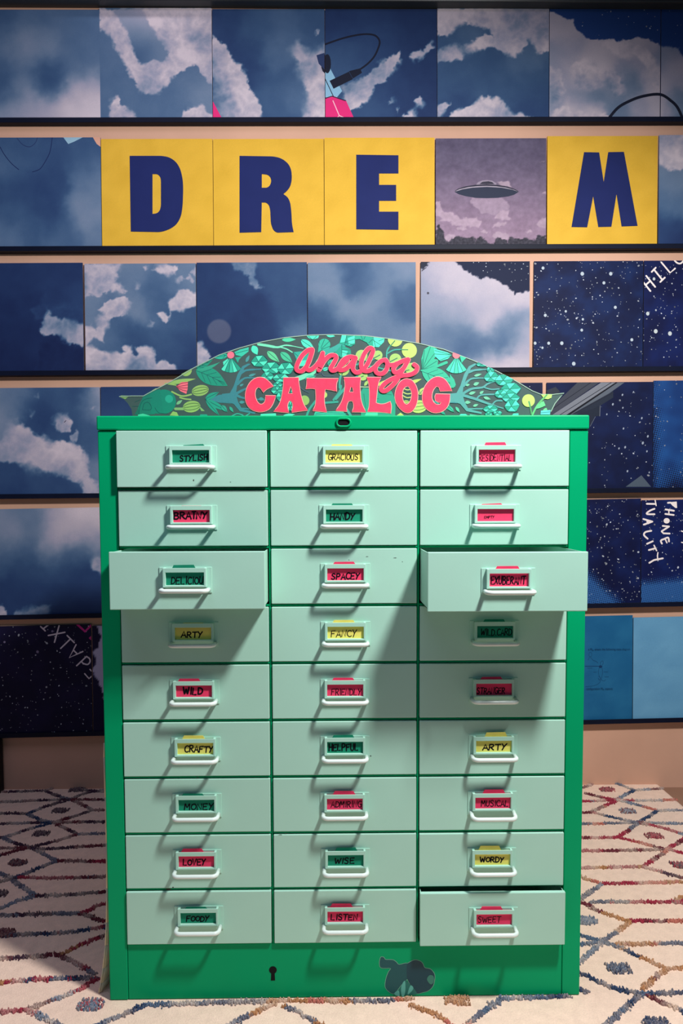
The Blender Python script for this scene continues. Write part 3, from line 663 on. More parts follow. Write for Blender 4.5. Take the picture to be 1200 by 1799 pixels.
panel(5, 162.5, 358, 1097.5, night((18,14,46), (24,20,56), 251, 0, (162,1097,180,1290), p61), 80, 'torn starry panel with a lilac cloud, squeezed behind the left side of the cabinet', G6)
def p62(A, k):
    if k == 0: return
    C = lambda L: [(1025+x/13.33, 1110+y/13.33) for x, y in L]
    ink = (14,54,96); ik2 = (18,70,112)
    A.line(C([(160,480),(195,500),(195,560),(165,580),(130,560),(135,500),(160,480)]), .7, ik2); A.line(C([(110,660),(150,580),(220,660)]), 1, ik2, False)
    A.line(C([(230,670),(290,690),(340,730)]), 1.1, ik2); A.line(C([(40,805),(440,805)]), 1.1, ink, False); A.line(C([(370,840),(350,950),(380,1060)]), .8, ik2); A.line(C([(435,840),(450,950),(430,1050)]), .8, ik2)
    A.poly(ellipse(1025+400/13.33, 1110+815/13.33, 3, 2.6, 10), ink); A.line(C([(400,770),(400,720),(450,680),(465,730),(440,780)]), .8, ik2)
    A.line(C([(360,1040),(400,1090),(370,1130),(350,1090)]), 1.1, ik2); A.line(C([(430,1060),(420,1120),(480,1150),(520,1120)]), .8, ik2); A.line(C([(400,1130),(370,1200),(250,1260),(50,1285)]), .8, ik2)
    for x, y, s_ in ((270,945,3),(530,940,4),(545,1055,4),(150,850,5)):
        A.line(C([(x-s_*11, y), (x+s_*11, y)]), .9, ik2, False)
    for txt, x, y, wd in (('a M\u2080, enters the following state diagram', 110, 432, 985), ('configuration M\u2080, aspects', 60, 1350, 620)):
        cu = bpy.data.curves.new('t', 'FONT'); cu.body = txt; cu.size = 1; ob = bpy.data.objects.new('t', cu); COL.objects.link(ob)
        me = ob.evaluated_get(bpy.context.evaluated_depsgraph_get()).to_mesh()
        W_ = max(v.co.x for v in me.vertices); k2 = wd/W_
        for p in me.polygons: A.over.append(([C([(x+me.vertices[i].co.x*k2, y-me.vertices[i].co.y*k2*1.25) for i in p.vertices])], ink))
        bpy.data.objects.remove(ob); bpy.data.curves.remove(cu)
panel(5, 916, 1111.5, 1083, night((24,92,138), (34,104,148), 261, 0, (0,0,1,1), p62), 24, 'teal panel with a small line diagram and two lines of print, right of the cabinet', G6)
panel(5, 1112, 1308, 1083, night((94,150,188), (104,160,196), 271, 0, (0,0,1,1)), 16, 'plain light blue panel at the right end of the lowest ledge', G6)
# ------------------------------------------------------------------ drawer cabinet
H = .979; LID0 = .9562
cab = empty('catalog_cabinet', (0, 0, 0))
tag(cab, 'tall emerald green metal cabinet with mint drawers standing on the rug', 'cabinet')
XL, XR, DEP = -.3993, .3973, .46
DX = [(-.3673, -.1255), (-.1205, .1180), (.1231, .3658)]
ZT, DH, DG = .9545, .09055, .00515
def row_z(r): zt = ZT-r*(DH+DG); return zt-DH, zt
PLZ = row_z(8)[0]-.0025
b = MB(); b.box(XL-.0008, XR+.0008, -.0030, DEP+.002, LID0, H, bev=.0022); b.build('lid', M['green'], cab)
b = MB()
b.box(XL, DX[0][0]-.0016, 0, .03, 0, LID0-.0006, bev=.0014); b.box(DX[2][1]+.0016, XR, 0, .03, 0, LID0-.0006, bev=.0014)     # front posts
b.box(XL, XL+.0012, .02, DEP, 0, LID0, bev=0); b.box(XR-.0012, XR, .02, DEP, 0, LID0)                                        # side sheets
b.box(XL, XR, DEP-.0012, DEP, 0, LID0)
b.build('body', M['green'], cab)
b = MB(); b.box(DX[0][0]-.0010, DX[2][1]+.0010, .0012, .028, .0, PLZ, bev=.0012); b.box(XL+.002, XR-.002, .03, DEP-.002, .06, PLZ-.002); b.build('plinth', M['green'], cab)
for xa in ((DX[0][1]+DX[1][0])/2, (DX[1][1]+DX[2][0])/2):
    b = MB(); b.box(xa-.0013, xa+.0013, .0014, .44, PLZ, LID0-.001, bev=.0005); b.build('divider', M['green'], cab)
for r in range(8):
    z0 = row_z(r)[0]; b = MB()
    for (xa, xb) in DX: b.box(xa-.0006, xb+.0006, .0014, .018, z0-DG+.0012, z0-.0012, bev=.0005)
    b.build('rail', M['green'], cab)
# lock slot in the lid and keyhole in the plinth: flat black sheets for the shade inside
def oval(cx, cz, hw, hh, n=8):
    o = []
    for s in (1, -1):
        for a in np.linspace(-math.pi/2, math.pi/2, n):
            o.append((cx+s*(hw-hh)+s*hh*math.cos(a), cz+s*hh*math.sin(a)))
    return o
lk = at_y(603.5, 742.5, -.003)
ring = oval(lk[0], lk[2], .0112, .0064)
b = MB(); b.tube([(x, -.0040, z) for x, z in ring]+[(ring[0][0], -.0040, ring[0][1]), (ring[1][0], -.004, ring[1][1])], .0018, 8, caps=False)
lo = b.build('lock_rim', M['green'], cab)
b = MB(); p2, tr = tess([oval(lk[0], lk[2], .0102, .0054)]); b.add([(x, -.0034, z) for x, z in p2], tr); b.build('lock_slot', M['dark'], cab)
kh = at_y(479.5, 1704, .0012)
b = MB(); c_ = ellipse(kh[0], kh[2], .0066, .0066, 24)
sh = [(x, z) for x, z in c_ if z > kh[2]-.0058]; 
sh = sorted(sh, key=lambda p: math.atan2(p[1]-kh[2], p[0]-kh[0]) if not (p[1] < kh[2] and p[0] < kh[0]) else math.atan2(p[1]-kh[2], p[0]-kh[0])+2*math.pi)
if math.atan2(sh[0][1]-kh[2], sh[0][0]-kh[0]) > -1.4: pass
loop = [p for p in sh]+[(kh[0]-.0030, kh[2]-.0058), (kh[0]-.0036, kh[2]-.0185), (kh[0]+.0036, kh[2]-.0185), (kh[0]+.0030, kh[2]-.0058)]
p2, tr = tess([loop]); b.add([(x, .0009, z) for x, z in p2], tr); b.build('keyhole', M['dark'], cab)
# painted plant motif on the plinth
def plate(b, pts, y, col, mi=0, th=.0):
    p2, tr = tess([pts]); b.add([(x, y, z) for x, z in p2], tr, mi, np.clip(np.array(lin(col)), 0, .95))
def px_plane(L, ox, oy, s, y): 
    out = []
    for x, q in L:
        P = at_y(ox+x/s, oy+q/s, y); out.append((P[0], P[2]))
    return out
b = MB(); Q = lambda L: px_plane(L, 640, 1670, 8, .0012)
MO = [([(390,600),(300,520),(305,400),(340,300),(370,245),(240,240),(215,180),(225,110),(240,88),(275,95),(300,125),(400,130),(450,160),(490,195),(610,180),(620,300),(600,400),(520,480),(450,570)], (24,84,88)),
      ([(600,200),(640,160),(710,132),(780,145),(820,180),(850,240),(930,260),(985,330),(985,420),(960,500),(900,560),(820,585),(740,600),(690,530),(620,430),(595,330)], (24,66,78)),
      ([(570,420),(650,480),(740,600),(640,620),(410,620),(490,540)], (34,112,102)),
      ([(520,500),(570,420),(578,540),(560,630),(525,630)], (92,178,164)), ([(420,600),(480,555),(495,632),(460,632)], (92,178,164)), ([(650,485),(690,530),(620,612),(610,590)], (92,178,164)),
      ([(880,400),(920,340),(975,360),(975,440),(930,470)], (60,128,112))]
for i, (L, c) in enumerate(MO):
    if len(L) > 12:
        for q in ribbon(smooth_line(Q(L), 4, True), .0016, True): plate(b, q, .00085, (120,186,160))
    plate(b, [tuple(p) for p in smooth_line(Q(L), 4, True)], .0007-i*.00006, c)
b.build('painted_plant_motif', M['paint'], cab)

# ---- marker lettering: single-stroke capitals on a 1 x 1.4 cell
def arc(cx, cy, rx, ry, a0, a1, n=9): return [(cx+rx*math.cos(math.radians(a)), cy+ry*math.sin(math.radians(a))) for a in np.linspace(a0, a1, n)]
GL = {
 'A': [[(0,0),(.48,1.4),(.95,0)], [(.18,.48),(.8,.48)]],
 'B': [[(.05,0),(.05,1.4)], [(.05,1.4),(.55,1.38),(.72,1.1),(.55,.8),(.05,.74)], [(.05,.74),(.65,.7),(.85,.36),(.62,.03),(.05,0)]],
 'C': [arc(.55,.7,.52,.7,50,310)], 'D': [[(.05,0),(.05,1.4)], [(.05,1.4),(.5,1.32),(.85,1.),(.88,.5),(.6,.1),(.05,0)]],
 'E': [[(.8,1.4),(.05,1.38),(.05,0),(.82,.02)], [(.05,.72),(.66,.74)]], 'F': [[(.82,1.4),(.05,1.36),(.05,0)], [(.05,.74),(.64,.76)]],
 'G': [arc(.52,.7,.5,.7,50,300)+[(.92,.2),(.92,.6)], [(.55,.6),(.98,.62)]], 'H': [[(.05,0),(.05,1.4)], [(.85,0),(.85,1.4)], [(.05,.7),(.85,.72)]],
 'I': [[(.2,0),(.2,1.4)]], 'i': [[(-.02,1.36),(.62,1.4)], [(.32,1.38),(.3,0)]], 'J': [[(.6,1.4),(.6,.2),(.3,0),(.05,.2)]], 'L': [[(.05,1.4),(.05,.02),(.75,.02)]],
 'M': [[(.02,0),(.12,1.4),(.5,.5),(.9,1.4),(1.02,0)]], 'N': [[(.05,0),(.08,1.4),(.8,.02),(.86,1.4)]], 'O': [arc(.48,.7,.46,.68,90,450,14)],
 'P': [[(.05,0),(.05,1.4)], [(.05,1.4),(.62,1.36),(.8,1.05),(.6,.72),(.05,.64)]], 'R': [[(.05,0),(.05,1.4)], [(.05,1.4),(.6,1.36),(.76,1.06),(.56,.74),(.05,.68)], [(.3,.68),(.86,0)]],
 'S': [[(.74,1.2),(.5,1.4),(.16,1.28),(.12,.95),(.45,.72),(.74,.48),(.7,.14),(.38,0),(.05,.16)]], 'T': [[(0,1.38),(.95,1.4)], [(.48,1.38),(.46,0)]],
 'U': [[(.05,1.4),(.06,.4),(.3,.02),(.62,.06),(.8,.4),(.82,1.4)]], 'V': [[(0,1.4),(.42,0),(.85,1.4)]], 'W': [[(0,1.4),(.28,0),(.58,1.05),(.88,0),(1.15,1.4)]],
 'X': [[(0,0),(.8,1.4)], [(0,1.4),(.8,0)]], 'Y': [[(.02,1.4),(.4,.74)], [(.85,1.4),(.42,.7),(.2,0)]], '.': [[(.1,.02),(.16,.08)]]}
ADV = {'I': .5, 'i': .78, 'M': 1.3, 'W': 1.42, '.': .5, 'T': 1.12, 'A': 1.14}
def word(txt, x0, x1, z0, hgt, wd, seed, slant=.08):
    """2-D ribbons for a word spanning x0..x1, base line z0"""
    rr = random.Random(seed); xs = []; x = 0
    for ch in txt: xs.append(x); x += ADV.get(ch, 1.12)
    sx = (x1-x0)/(x-.15); sz = hgt/1.4; out = []
    for ch, xo in zip(txt, xs):
        dz = rr.uniform(-.07, .07); k = rr.uniform(.9, 1.06); tl = rr.uniform(-.06, .06); 
        if ch == 'O' and rr.random() < .5: k *= .85; dz += .12
        for st in GL[ch]:
            pts = [(x0+(xo+px*1.0+(py-.7)*(slant+tl))*sx, z0+(py*k+dz)*sz) for px, py in st]
            out += ribbon(smooth_line(pts, 4) if len(pts) > 4 else pts, wd)
    return out

# ---- shared hardware meshes (drawer-local: face at y = 0, -y towards the viewer)
b = MB()
b.box(-.0408, .0408, -.0014, 0, -.0203, .0200, bev=.0005)
fx0, fx1, fz0, fz1, fy = -.0340, .0332, -.0108, .0192, -.0088
wx0, wx1, wz0, wz1 = -.0296, .0296, -.0076, .0122
b.box(fx0, wx0, fy, -.0012, fz0, fz1, bev=.0007); b.box(wx1, fx1, fy, -.0012, fz0, fz1, bev=.0007)
b.box(wx0-.0006, wx1+.0006, fy, -.0012, fz0, wz0, bev=.0007); b.box(wx0-.0006, wx1+.0006, fy, fy+.0014, wz1, fz1, bev=.0005)
holder0 = b.build('label_holder', M['mint'])
def handle_mesh(drop):
    b = MB(); hx, hz, out, rr = .0356, -.0150, -.0235, .0085
    path = [(-hx, -.0008, hz)]
    for a in np.linspace(0, 90, 7): path.append((-hx+rr-rr*math.cos(math.radians(a)), out+rr-rr*math.sin(math.radians(a)), hz))
    for a in np.linspace(90, 0, 7): path.append((hx-rr+rr*math.cos(math.radians(a)), out+rr-rr*math.sin(math.radians(a)), hz))
    path.append((hx, -.0008, hz))
    path = [(x, y, z+drop*y/out) for x, y, z in path]
    b.tube(path, .0035, 12); return b.build('pull_handle', M['handle'])
handle0 = handle_mesh(0.); handle1 = handle_mesh(-.0035)
def drawer_mesh(wd, dep=.40):
    b = MB(); h = wd/2; z0, z1 = -DH/2, DH/2
    b.box(-h, h, 0, .0075, z0, z1, bev=.0011)
    b.box(-h+.0012, -h+.0024, .006, dep, z0+.003, z1-.0012); b.box(h-.0024, h-.0012, .006, dep, z0+.003, z1-.0012)
    b.box(-h+.0012, h-.0012, .006, dep, z0+.003, z0+.0042); b.box(-h+.0012, h-.0012, dep-.0012, dep, z0+.003, z1-.004)
    return b.build('drawer', M['mint'])
dr0 = [drawer_mesh(xb-xa) for xa, xb in DX]
# rows: word, card colour, word span in the window (0..1), word height (m), base line, tab centre, tab height, pen width
CARDS = [
 [('STYLISH','g',.20,.96,.0088,-.0050,.004,.0020,.0017), ('GRACIOUS','y',.08,.90,.0096,-.0036,-.003,.0026,.0011), ('RESIDENTIAL','p',.02,.92,.0100,-.0058,-.002,.0052,.0010)],
 [('BRAiNY','p',.02,.94,.0112,-.0022,.0,.0004,.0021), ('HANDY','g',.12,.80,.0108,-.0046,-.003,.0030,.0020), ('EMPTY','p',.20,.48,.0040,-.0030,-.006,.0020,.0007)],
 [('DELICIOU','g',.14,.98,.0108,-.0062,-.002,.0046,.0014), ('SPACEY','p',.12,.90,.0098,-.0060,-.002,.0036,.0018), ('EXUBERANT','p',.05,.93,.0116,-.0044,-.002,.0040,.0014)],
 [('ARTY','y',.17,.76,.0098,-.0050,.0,.0002,.0017), ('FANCY','y',.10,.82,.0112,-.0056,-.003,.0036,.0012), ('WILD.CARD','g',.12,.98,.0108,-.0044,-.001,.0034,.0013)],
 [('WILD','p',.20,.74,.0116,-.0038,-.008,.0036,.0022), ('FRIENDLY','p',.12,.96,.0104,-.0066,-.003,.0034,.0011), ('STRANGER','p',.03,.82,.0102,-.0058,-.004,.0034,.0013)],
 [('CRAFTY','y',.20,.99,.0106,-.0046,-.003,.0044,.0017), ('HELPFUL','g',.05,.88,.0112,-.0040,-.003,.0034,.0018), ('ARTY','y',.20,.88,.0100,-.0046,.004,.0060,.0018)],
 [('MONEY','g',.16,.98,.0104,-.0062,-.006,.0020,.0016), ('ADMIRING','p',.12,.98,.0104,-.0040,-.001,.0044,.0012), ('MUSICAL','p',.18,.96,.0100,-.0046,.002,.0050,.0013)],
 [('LOVEY','p',.12,.76,.0106,-.0054,-.007,.0042,.0018), ('WISE','g',.20,.76,.0096,-.0040,.001,.0040,.0017), ('WORDY','y',.16,.84,.0092,-.0036,-.004,.0056,.0017)],
 [('FOODY','g',.16,.80,.0092,-.0052,-.004,.0012,.0017), ('LISTEN','p',.10,.86,.0092,-.0046,-.006,.0044,.0017), ('SWEET','p',.06,.70,.0096,-.0042,-.004,.0042,.0011)]]
OPEN = {(2, 0): .0595, (2, 2): .0983, (8, 2): .0150, (0, 0): .0070, (1, 0): .0022, (8, 0): .0020, (8, 1): .0024, (0, 2): .0012, (7, 2): .0024}
CN = dict(g='green', y='yellow', p='pink')
CY = -.0042
for r in range(9):
    for c in range(3):
        xa, xb = DX[c]; z0, z1 = row_z(r)
        d = dr0[c] if r == 0 else dr0[c].copy()
        if r: COL.objects.link(d)
        d.parent = cab; yo = -.0016-OPEN.get((r, c), random.Random(r*3+c).uniform(-.0003, .0006)); d.location = ((xa+xb)/2, yo, (z0+z1)/2)
        W_, k_, a0, a1, hh, zb, tx, th, pw = CARDS[r][c]
        if (r, c) in ((2, 0), (2, 2), (8, 2)): d['label'] = 'mint drawer pulled open, its card reading '+W_
        jx = [(-.0012, .0), (.0008, .0004), (.0006, 0)][c][0]+random.Random(r*7+c).uniform(-.0012, .0012)
        ho = holder0 if (r, c) == (0, 0) else holder0.copy()
        if (r, c) != (0, 0): COL.objects.link(ho)
        ho.parent = d; ho.location = (jx, 0, .0012)
        src = handle1 if (r, c) == (6, 2) else handle0
        ha = src if (r, c) in ((0, 0), (6, 2)) else src.copy()
        if (r, c) not in ((0, 0), (6, 2)): COL.objects.link(ha)
        ha.parent = d; ha.location = (jx, 0, .0012)
        b = MB(); rr = random.Random(r*11+c); tl = rr.uniform(-.012, .012)+{(0,0): .05, (1,2): .045, (5,2): .03}.get((r, c), 0)
        top = .0176 if k_ != 'g' else .0170; tw = .0155; tp = .0192+th
        rot = lambda x, z: (x, z+tl*x)
        Lc = [(-.0312, -.0092), (.0312, -.0092), (.0312, top), (tx+tw+.0035, top), (tx+tw, tp), (tx-tw, tp), (tx-tw-.0035, top), (-.0312, top)]
        p2, tr = tess([[rot(x, z) for x, z in Lc]])
        b.add([(x, CY, z) for x, z in p2], tr, 0); b.add([(x, CY+.0004, z) for x, z in p2], [t[::-1] for t in tr], 0)
        n_ = len(p2); b.add([(x, CY, z) for x, z in p2]+[(x, CY+.0004, z) for x, z in p2], [[i, (i+1) % n_, n_+(i+1) % n_, n_+i] for i in range(n_)], 0)
        x0, x1 = wx0+(wx1-wx0)*a0, wx0+(wx1-wx0)*a1
        for j, q in enumerate(word(W_, x0, x1, zb+.0004, hh, pw*1.18, r*31+c)):
            b.add([(x, CY-.0002-j*6e-7, z+tl*x) for x, z in q], [list(range(len(q)))], 1)
        ca = b.build('name_card', [M['c_'+k_], M['ink']], d, (jx, 0, .0012)); ca['label'] = '%s card hand lettered %s' % (CN[k_], W_.upper().replace('.', ' '))

# chips and nicks in the enamel, each on its own drawer
M['chip'] = mat('bare chipped metal', (58, 56, 50), .7, .2, noise=(200, .3))
CHIPS = [(0, 0, 340, 844, 1.1, 2.2), (7, 0, 296, 1562, 5, 1.3), (7, 0, 304, 1559, 1.4, 1), (7, 0, 340, 1567, 4, .7), (6, 1, 492, 1467, 4, .9), (6, 1, 503, 1464, 2.6, .7), (2, 1, 613, 984, .8, .8), (2, 1, 645, 978, 2.2, .6), (2, 1, 694, 980, 3.2, .6), (2, 1, 707, 987, .9, .8), (0, 0, 405, 847, 1, .7), (5, 0, 347, 1366, 2, .6), (5, 1, 651, 1328, 2, .8)]
drawers = {}
for o in COL.objects:
    if o.name.split('.')[0] == 'drawer' and o.parent == cab:
        c = min(range(3), key=lambda i: abs(o.location.x-sum(DX[i])/2)); r = min(range(9), key=lambda i: abs(o.location.z-sum(row_z(i))/2)); drawers[(r, c)] = o
for r, c, px, py, rx, ry in CHIPS:
    d = drawers[(r, c)]; yf = d.location.y; rr = random.Random(int(px*7+py)); b = MB()
    pts = []
    for a in np.linspace(0, 2*math.pi, 11, endpoint=False):
        k = rr.uniform(.6, 1.2); P = at_y(px+rx*k*math.cos(a), py+ry*k*math.sin(a), yf); pts.append((P[0]-d.location.x, P[2]-d.location.z))
    p2, tr = tess([pts]); b.add([(x, -.00012, z) for x, z in p2], tr); b.build('paint_chip', M['chip'], d)

# cream edging peeling away along the left side of the cabinet
b = MB(); prof = [(1305, 182.5), (1330, 182.2), (1400, 184.5), (1480, 186.5), (1560, 187.2), (1620, 186.5), (1660, 184.5), (1700, 180.5), (1726, 176.5), (1744, 173.5)]
fl = []
for py, px in prof:
    P = at_y(px, py, .020); P[2] = max(P[2], .0008); Pb = np.array([XL-.0012, .10, P[2]]); fl.append((P, np.array([min(P[0]+.0025, XL-.0015), .0195, P[2]]), Pb))
for i in range(len(fl)-1):
    for a, c in ((0, 1), (1, 2)):
        b.add([fl[i][a], fl[i][c], fl[i+1][c], fl[i+1][a]], [[0, 1, 2, 3]], smooth=True)
so = b.build('peeling_side_strip', M['strip'], cab)
md = so.modifiers.new('thickness', 'SOLIDIFY'); md.thickness = .0016
so['label'] = 'cream strip curling off the left side at the foot'

# ------------------------------------------------------------------ arched sign standing on the lid
BY = .030
sign = empty('arched_sign', (float(0), BY, H))
tag(sign, 'arched painted sign reading analog CATALOG over jungle leaves, standing on the green cabinet', 'sign')
OUT = [(210,696),(231,695),(252,695),(265,688),(300,670),(340,646),(385,623),(420,611),(460,600),(500,592.5),(545,588),(590,587),(640,589),(690,595),(735,602.5),(780,613),(830,632),(870,650),(905,668),(935,686),(950,692),(970,692.5),(991,690),(984,697),(975,708),(968,722),(966.5,731),(233.5,731),(231,719),(224,708),(217,701)]
def bp(px, py): P = at_y(px, py, BY); return (P[0], P[2])
zbase = H+.0003
def bpz(px, py):
    x, z = bp(px, py); return (x, max(z, zbase))
ow = [bp(*p) for p in OUT]; ow = [(x, zbase if p[1] > 729 else z) for (x, z), p in zip(ow, OUT)]
inv = Matrix.Translation((0, -BY, -H))
def loc(x, y, z): return (x, y-BY, z-H)
b = MB(); p2, tr = tess([ow]); n_ = len(p2); th = .006
b.add([loc(x, BY, z) for x, z in p2], tr, 0); b.add([loc(x, BY+th, z) for x, z in p2], [t[::-1] for t in tr], 1)
b.add([loc(x, BY, z) for x, z in p2]+[loc(x, BY+th, z) for x, z in p2], [[i, (i+1) % n_, n_+(i+1) % n_, n_+i] for i in range(n_)], 1)
M['board'] = mat('dark board paint', (66, 88, 86), .5, .3, noise=(30, .06))
b.build('board', [M['board'], M['edge']], sign)
# convex clip region of the arch
cv = [bp(*p) for p in [(252,695),(265,687),(300,669),(340,645.5),(385,623),(420,611),(460,600),(500,592.5),(545,588),(590,587),(640,589),(690,595),(735,602.5),(780,613),(830,632),(870,650),(905,668),(935,685),(950,692),(966,731)]]
cv = cv[:-1]+[(bp(966.5,731)[0], zbase), (bp(234,731)[0], zbase)]
def hull(P):
    P = sorted(P); lo = []; up = []
    for p in P:
        while len(lo) > 1 and (lo[-1][0]-lo[-2][0])*(p[1]-lo[-2][1])-(lo[-1][1]-lo[-2][1])*(p[0]-lo[-2][0]) <= 0: lo.pop()
        lo.append(p)
    for p in P[::-1]:
        while len(up) > 1 and (up[-1][0]-up[-2][0])*(p[1]-up[-2][1])-(up[-1][1]-up[-2][1])*(p[0]-up[-2][0]) <= 0: up.pop()
        up.append(p)
    return lo[:-1]+up[:-1]
CV = hull(cv)
fol = MB(); lay = [0]
def put(mb, pts, col, clip=True, lift=None):
    """pts: photo pixels -> flat paint on the board front"""
    P = [bp(*p) for p in pts]
    if clip: P = clip_poly(P, CV)
    if len(P) < 3: return
    lay[0] += 1; y = BY-.00008-lay[0]*.0000002 if lift is None else BY-lift
    p2, tr = tess([P]); mb.add([loc(x, y, z) for x, z in p2], tr, 0, np.clip(np.array(lin(col)), 0, .95))
class Cr:
    """drawing in one magnified crop (origin ox, 580; 5.714 px per photo px)"""
    def __init__(s, ox): s.ox = ox
    def c(s, L): return [(s.ox+x/5.714, 580+y/5.714) for x, y in L]
    def poly(s, L, col, clip=True, sm=False): put(fol, smooth_line(s.c(L), 4, True) if sm else s.c(L), col, clip)
    def line(s, L, wd, col, clip=True):
        for q in ribbon(smooth_line(s.c(L), 5), [w_/5.714 for w_ in wd] if isinstance(wd, (list, tuple)) else wd/5.714): put(fol, q, col, clip)
    def circ(s, x, y, r, col, r2=None): put(fol, s.c(ellipse(x, y, r, r2 or r, 22)), col)
    def leaf(s, x0, y0, x1, y1, wd, col, veins=0, col2=None, bend=0, ink=(30,92,88)):
        dx, dy = x1-x0, y1-y0; L = math.hypot(dx, dy); nx, ny = -dy/L, dx/L
        up = []; dn = []; mid = []
        for i in range(13):
            t = i/12; k = math.sin(math.pi*t**.8)*wd/2; o = bend*math.sin(math.pi*t)
            mid.append((x0+dx*t+nx*o, y0+dy*t+ny*o)); up.append((mid[-1][0]+nx*k, mid[-1][1]+ny*k)); dn.append((mid[-1][0]-nx*k, mid[-1][1]-ny*k))
        s.poly(up+dn[::-1][1:-1], col)
        if col2: s.poly(up+mid[::-1][1:-1], col2)
        if veins >= 0: s.line(mid[:12], 5, ink)
        for v in range(veins):
            i = 2+int(v*8/max(1, veins)); j = min(12, i+3)
            for e in (up, dn): s.line([mid[i], (mid[i][0]*.15+e[j][0]*.85, mid[i][1]*.15+e[j][1]*.85)], 4, ink)
    def bud(s, x, y, rx, ry, col, rot=0):
        s.poly(ellipse(x, y, rx, ry, 22, rot), col)
        c_, s_ = math.cos(rot), math.sin(rot)
        for k in (-.55, 0, .55):
            L = [(u*rx*.92, k*ry*math.sqrt(max(0, 1-(u*.92)**2))) for u in np.linspace(-1, 1, 7)]
            s.line([(x+p*c_-q*s_, y+p*s_+q*c_) for p, q in L], 6, (70,104,66))
    def hexleaf(s, x, y, rx, ry, flip=1):
        a = [(x-rx, y+ry*.1), (x-rx*.45, y-ry*.9), (x+rx*.45, y-ry), (x+rx, y-ry*.1), (x+rx*.55, y+ry*.95), (x-rx*.55, y+ry*.9)]
        c0 = (x-rx*.1, y+ry*.1)
        cols = [T1, T2, T1, T2, (46,166,140), T2]
        for i in range(6): s.poly([c0, a[i], a[(i+1) % 6]], cols[(i+(0 if flip > 0 else 1)) % 6])
        for i in range(6): s.line([c0, a[i]], 4.5, (30,92,88))
        s.line(a+[a[0]], 4.5, (30,92,88))
    def fan(s, x, y, r, a0, a1, n, cols):
        for i in range(n):
            p, q = math.radians(a0+(a1-a0)*i/n), math.radians(a0+(a1-a0)*(i+1)/n)
            A_ = [(x, y)]+[(x+r*(1 if j in (1, 2) else .97)*math.cos(p+(q-p)*j/3), y+r*math.sin(p+(q-p)*j/3)) for j in range(4)]
            s.poly(A_, cols[i % len(cols)])
        for i in range(n+1):
            p = math.radians(a0+(a1-a0)*i/n); s.line([(x, y), (x+r*math.cos(p), y+r*math.sin(p))], 5, (30,92,88))
T1, T2, T3 = (40,158,132), (82,226,190), (28,128,108)
OLV, LIME, BLU, MNT = (146,188,104), (182,212,112), (62,134,142), (116,222,180)
RED = (250,62,100)
def tree(s, tx, ty, mirror_pts=None):
    pass
L1, L2, L3, L4 = Cr(190), Cr(390), Cr(590), Cr(790)
# left end
L1.poly([(300,855),(310,700),(360,640),(440,600),(470,845)], (30,124,104)); L1.poly([(240,740),(310,738),(312,795),(240,790)], (34,118,100)); L1.poly([(250,795),(312,800),(312,850),(255,850)], (30,110,94)); L1.poly([(262,670),(340,660),(345,700),(300,740),(268,720)], (34,112,98))
L1.circ(560,718,122,(26,136,112)); L1.circ(612,690,40,(40,170,140)); L1.poly([(420,620),(520,590),(560,840),(430,835)], (26,132,110))
for q in ([(310,850),(320,760),(360,700),(440,680)], [(345,800),(360,740),(400,725),(430,760),(425,800),(350,800)], [(470,780),(510,830),(600,840)], [(270,720),(320,700)], [(245,765),(305,765)], [(300,855),(420,855)]): L1.line(q, 5, (20,84,80), False)
L1.poly([(300,848),(350,838),(420,858),(420,866),(300,866)], (70,206,160))
L1.line([(640,618),(740,662),(835,645)], 16, OLV); L1.line([(720,676),(770,690),(830,696)], 14, OLV); L1.line([(545,530),(680,552)], 12, OLV); L1.line([(675,790),(755,790)], 26, (134,178,112))
L1.poly([(115,672),(130,656),(215,658),(172,692)], (128,172,104), False); L1.leaf(430,600,490,585,26,(140,180,110),-1); L1.leaf(600,535,880,488,44,OLV,-1); L1.circ(780,402,60,OLV); L1.leaf(685,745,745,702,30,(120,188,134),-1)
L1.poly([(915,772),(925,770),(970,812),(935,812)], (130,180,110)); L1.poly([(618,856),(650,815),(690,825),(708,862)], OLV); L1.poly([(920,862),(925,845),(990,845),(1000,862)], T1)
L1.poly([(683,565),(735,522),(801,518),(798,590),(785,640),(725,612)], (246,116,130))
for q in ([(690,568),(740,560),(800,550)], [(690,572),(740,580),(796,580)], [(695,580),(740,600),(790,612)], [(690,560),(735,535),(798,525)]): L1.line(q, 6, (120,44,66))
L1.bud(925,606,86,54,OLV,-.2); L1.bud(838,768,88,58,OLV,-.15)
L1.poly([(1010,692),(1110,650),(1260,636),(1290,740),(1110,728)], BLU)
L1.leaf(880,405,1200,560,165,(36,150,122),4,bend=-10); L1.leaf(878,400,1125,320,36,(52,160,130),-1,bend=18); L1.leaf(885,385,1050,295,62,(36,150,122),3)
L1.leaf(975,690,1112,622,56,T1,0); L1.leaf(975,695,1200,815,58,T1,0); L1.leaf(980,700,1115,855,48,T1,0)
